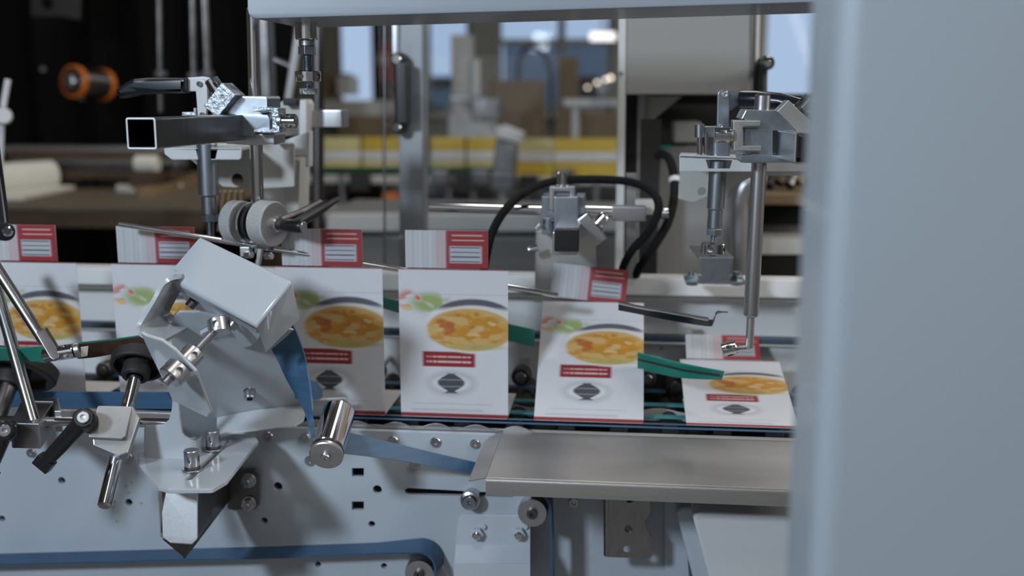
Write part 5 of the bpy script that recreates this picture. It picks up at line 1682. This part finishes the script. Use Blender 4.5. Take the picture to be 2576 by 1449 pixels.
tipv = P(848, 502, .16)
ob('arm', s_tube([h, h * .6 + tipv * .4, tipv], [U(15, 0), U(14, 0), U(8, 0)], 16), 'black', t)
tipw = P(805, 510, .11)
ob('rear_arm', s_tube([c + axk * .008 + UZ * .004, (c + axk * .01) * .5 + tipw * .5, tipw], [U(12, 0), U(12, 0), U(10, 0)], 16), 'darksteel', t)
t = thing('wire_holder', 'small brass coloured wire holder under the knurled discs', 'holder', P(650, 640, -.01))
ob('clip', s_box(P(650, 615, .03), (U(90, 0), .012, U(14, 0)), Matrix.Rotation(R(8), 3, 'Y'), .001), 'darksteel', t)
ob('block', s_box(P(620, 632, .03), (U(26, 0), .014, U(26, 0)), bev=.001), 'brushed', t)
ob('stem', s_box(P(652, 648, .03), (U(12, 0), .008, U(60, 0)), Matrix.Rotation(R(12), 3, 'Y'), .001), 'brushed', t)
for px, py in ((626, 641), (676, 644)):
    ob('screw', s_rod(P(px - 8, py, .024), P(px + 8, py, .018), U(9, 0), .001), 'steel', t)
# plungers
t = thing('plunger', 'polished plunger hanging from the overhead cover, left of the distant window', 'plunger', P(775, 230, -.04))
Yp = -.04
a = P(770, 30, Yp)
stack(t, a, P(776, 230, Yp) - a, [
    ('barrel', 'rod', U(28, Yp), U(67, Yp), 'chrome'), ('lower_barrel', 'rod', U(20, Yp), U(16, Yp), 'steel'),
    ('lock_nut', 'hex', U(23, Yp), U(20, Yp), 'zinc'), ('spindle', 'thread', U(12, Yp), U(40, Yp), 'zinc'),
    ('collar', 'collar', U(32, Yp), U(26, Yp), 'chrome'), ('tip', 'cone', U(20, Yp), U(16, Yp), 'zinc'), ('bolt_head', 'hex', U(23, Yp), U(15, Yp), 'rough_zinc')])
t = thing('plunger', 'zinc plunger below the square tube, pointing at the hidden carton', 'plunger', P(527, 600, .03))
Yp = .055
a = P(520, 360, Yp)
stack(t, a, P(530, 600, Yp) - a, [
    ('barrel', 'rod', U(26, Yp), U(134, Yp), 'zinc'), ('lower_barrel', 'rod', U(19, Yp), U(48, Yp), 'zinc'),
    ('lock_nut', 'hex', U(22, Yp), U(18, Yp), 'zinc'), ('spindle', 'thread', U(10, Yp), U(38, Yp), 'zinc')])
# painted cross arm carrying the plunger
t = thing('bracket_arm', 'cream painted channel arm carrying the left plunger', 'bracket', P(600, 400, .15))
ob('front_channel', yplate([(412, 372), (608, 372), (606, 402), (432, 402), (414, 388)], .045, .004, [4, 6, 10, 14, 6], [[(494, 374), (546, 374), (540, 400), (500, 400)]], bev=.001), 'white', t)
ob('top_plate', s_poly([P(412, 372, .045), P(608, 372, .045), P(640, 364, .13), P(440, 364, .13)], -UZ * .004, .001), 'white', t)
ob('rear_plate', yplate([(440, 398), (480, 402), (560, 470), (640, 476), (740, 470), (740, 360), (440, 360)], .13, .005, 6, [(596, 452, 16)], bev=.001), 'cream', t)
ob('side_box', yplate([(690, 362), (778, 330), (778, 420), (768, 420), (768, 392), (700, 404)], .16, .02, 2, bev=.002), 'white', t)
ob('rear_column', yplate([(636, 392), (756, 400), (752, 560), (640, 640)], .20, .05, 3, bev=.003), 'cream', t)
ob('small_window', s_box(P(686, 432, .15), (U(30, .15), .02, U(22, .15)), bev=.001), 'plate', t)
c = P(698, 355, .12)
ob('rubber_foot', s_rod(c, c - UY * .012, U(8, .12)), 'rubber', t)
t = thing('rear_clamp', 'blurred steel tube clamp on the cream arm behind the shiny clamp', 'clamp', P(760, 300, .2))
ob('block', yplate([(700, 262), (714, 250), (770, 250), (776, 262), (772, 340), (700, 344)], .2, .03, 3, bev=.002), 'cream', t)
ob('cap', s_box(P(734, 256, .19), (U(36, .2), .02, U(18, .2)), bev=.002), 'rubber', t)
ob('jaw', yplate([(754, 252), (770, 252), (770, 350), (752, 350)], .18, .01, 0, bev=.001), 'white', t)
ob('tube', s_box(P(822, 298, .24), (U(96, .24), .04, U(44, .24)), bev=.002), 'steel', t)
t = thing('rod_rack', 'short pale rods fanned out behind the knurled discs', 'rack', P(560, 520, .3))
for k in range(5):
    ob('rod', s_rod(P(552 + 14 * k, 480, .25), P(560 + 20 * k - 30, 580, .28), U(5, .25)), 'pale_wood', t)

# ================================================================== overhead cover and near cabinet
t = thing('overhead_cover', 'grey blue painted overhead cover with rounded lower corner, along the top', 'cover', P(1300, 20, -.12))
Yo = -.12
ob('panel', yplate([(619, -160), (622, 48), (1300, 29), (2140, 3), (2140, -160)], Yo, .17, [0, 26, 0, 0, 0], bev=.002), 'cover', t)
for px, py in ((690, 46), (1770, 14)):
    ob('screw', s_rod(P(px, py - 2, Yo + .02), P(px, py + 5, Yo + .02), U(5, Yo)), 'steel', t)
t = thing('near_cabinet', 'blurred blue grey cabinet with rounded edge filling the right side', 'cabinet', P(2300, 1449, -.7))
y0, y1 = -.74, -.656
def edge_at(px, py, Y):
    return P(px, py, Y)
# left edge leans very slightly; built as a tall tilted prism
tA, tB = P(2118, -60, y0), P(2040, 1509, y0)
tilt = math.atan2(tB.x - tA.x, tA.z - tB.z)
zc0, zc1 = tB.z - .05, tA.z + .05
def corner(z, dx, Y):
    f = (tA.z - z) / (tA.z - tB.z)
    return Vector((tA.x + (tB.x - tA.x) * f + dx, Y, z))
r_ = .012
prof = [(0, y1 - .0)]
for k in range(9):
    an = R(180 + 90 * k / 8)
    prof.append((r_ + r_ * math.cos(an), y0 + r_ + r_ * math.sin(an)))
prof += [(.5, y0), (.5, y1)]
bm = bmesh.new()
lo = [bm.verts.new(corner(zc0, dx, yy)) for dx, yy in prof]
hi = [bm.verts.new(corner(zc1, dx, yy)) for dx, yy in prof]
n = len(prof)
bm.faces.new(lo)
bm.faces.new(hi[::-1])
for i in range(n):
    bm.faces.new((lo[i], hi[i], hi[(i + 1) % n], lo[(i + 1) % n]))
ob('body', bm, 'panel', t)
c0 = corner(P(2040, 548, y0).z, 0, y0)
ob('seam', s_box(Vector((c0.x + .0002, (y0 + y1) / 2 + .01, c0.z)), (.001, .09, .0012), bev=0), 'white', t)
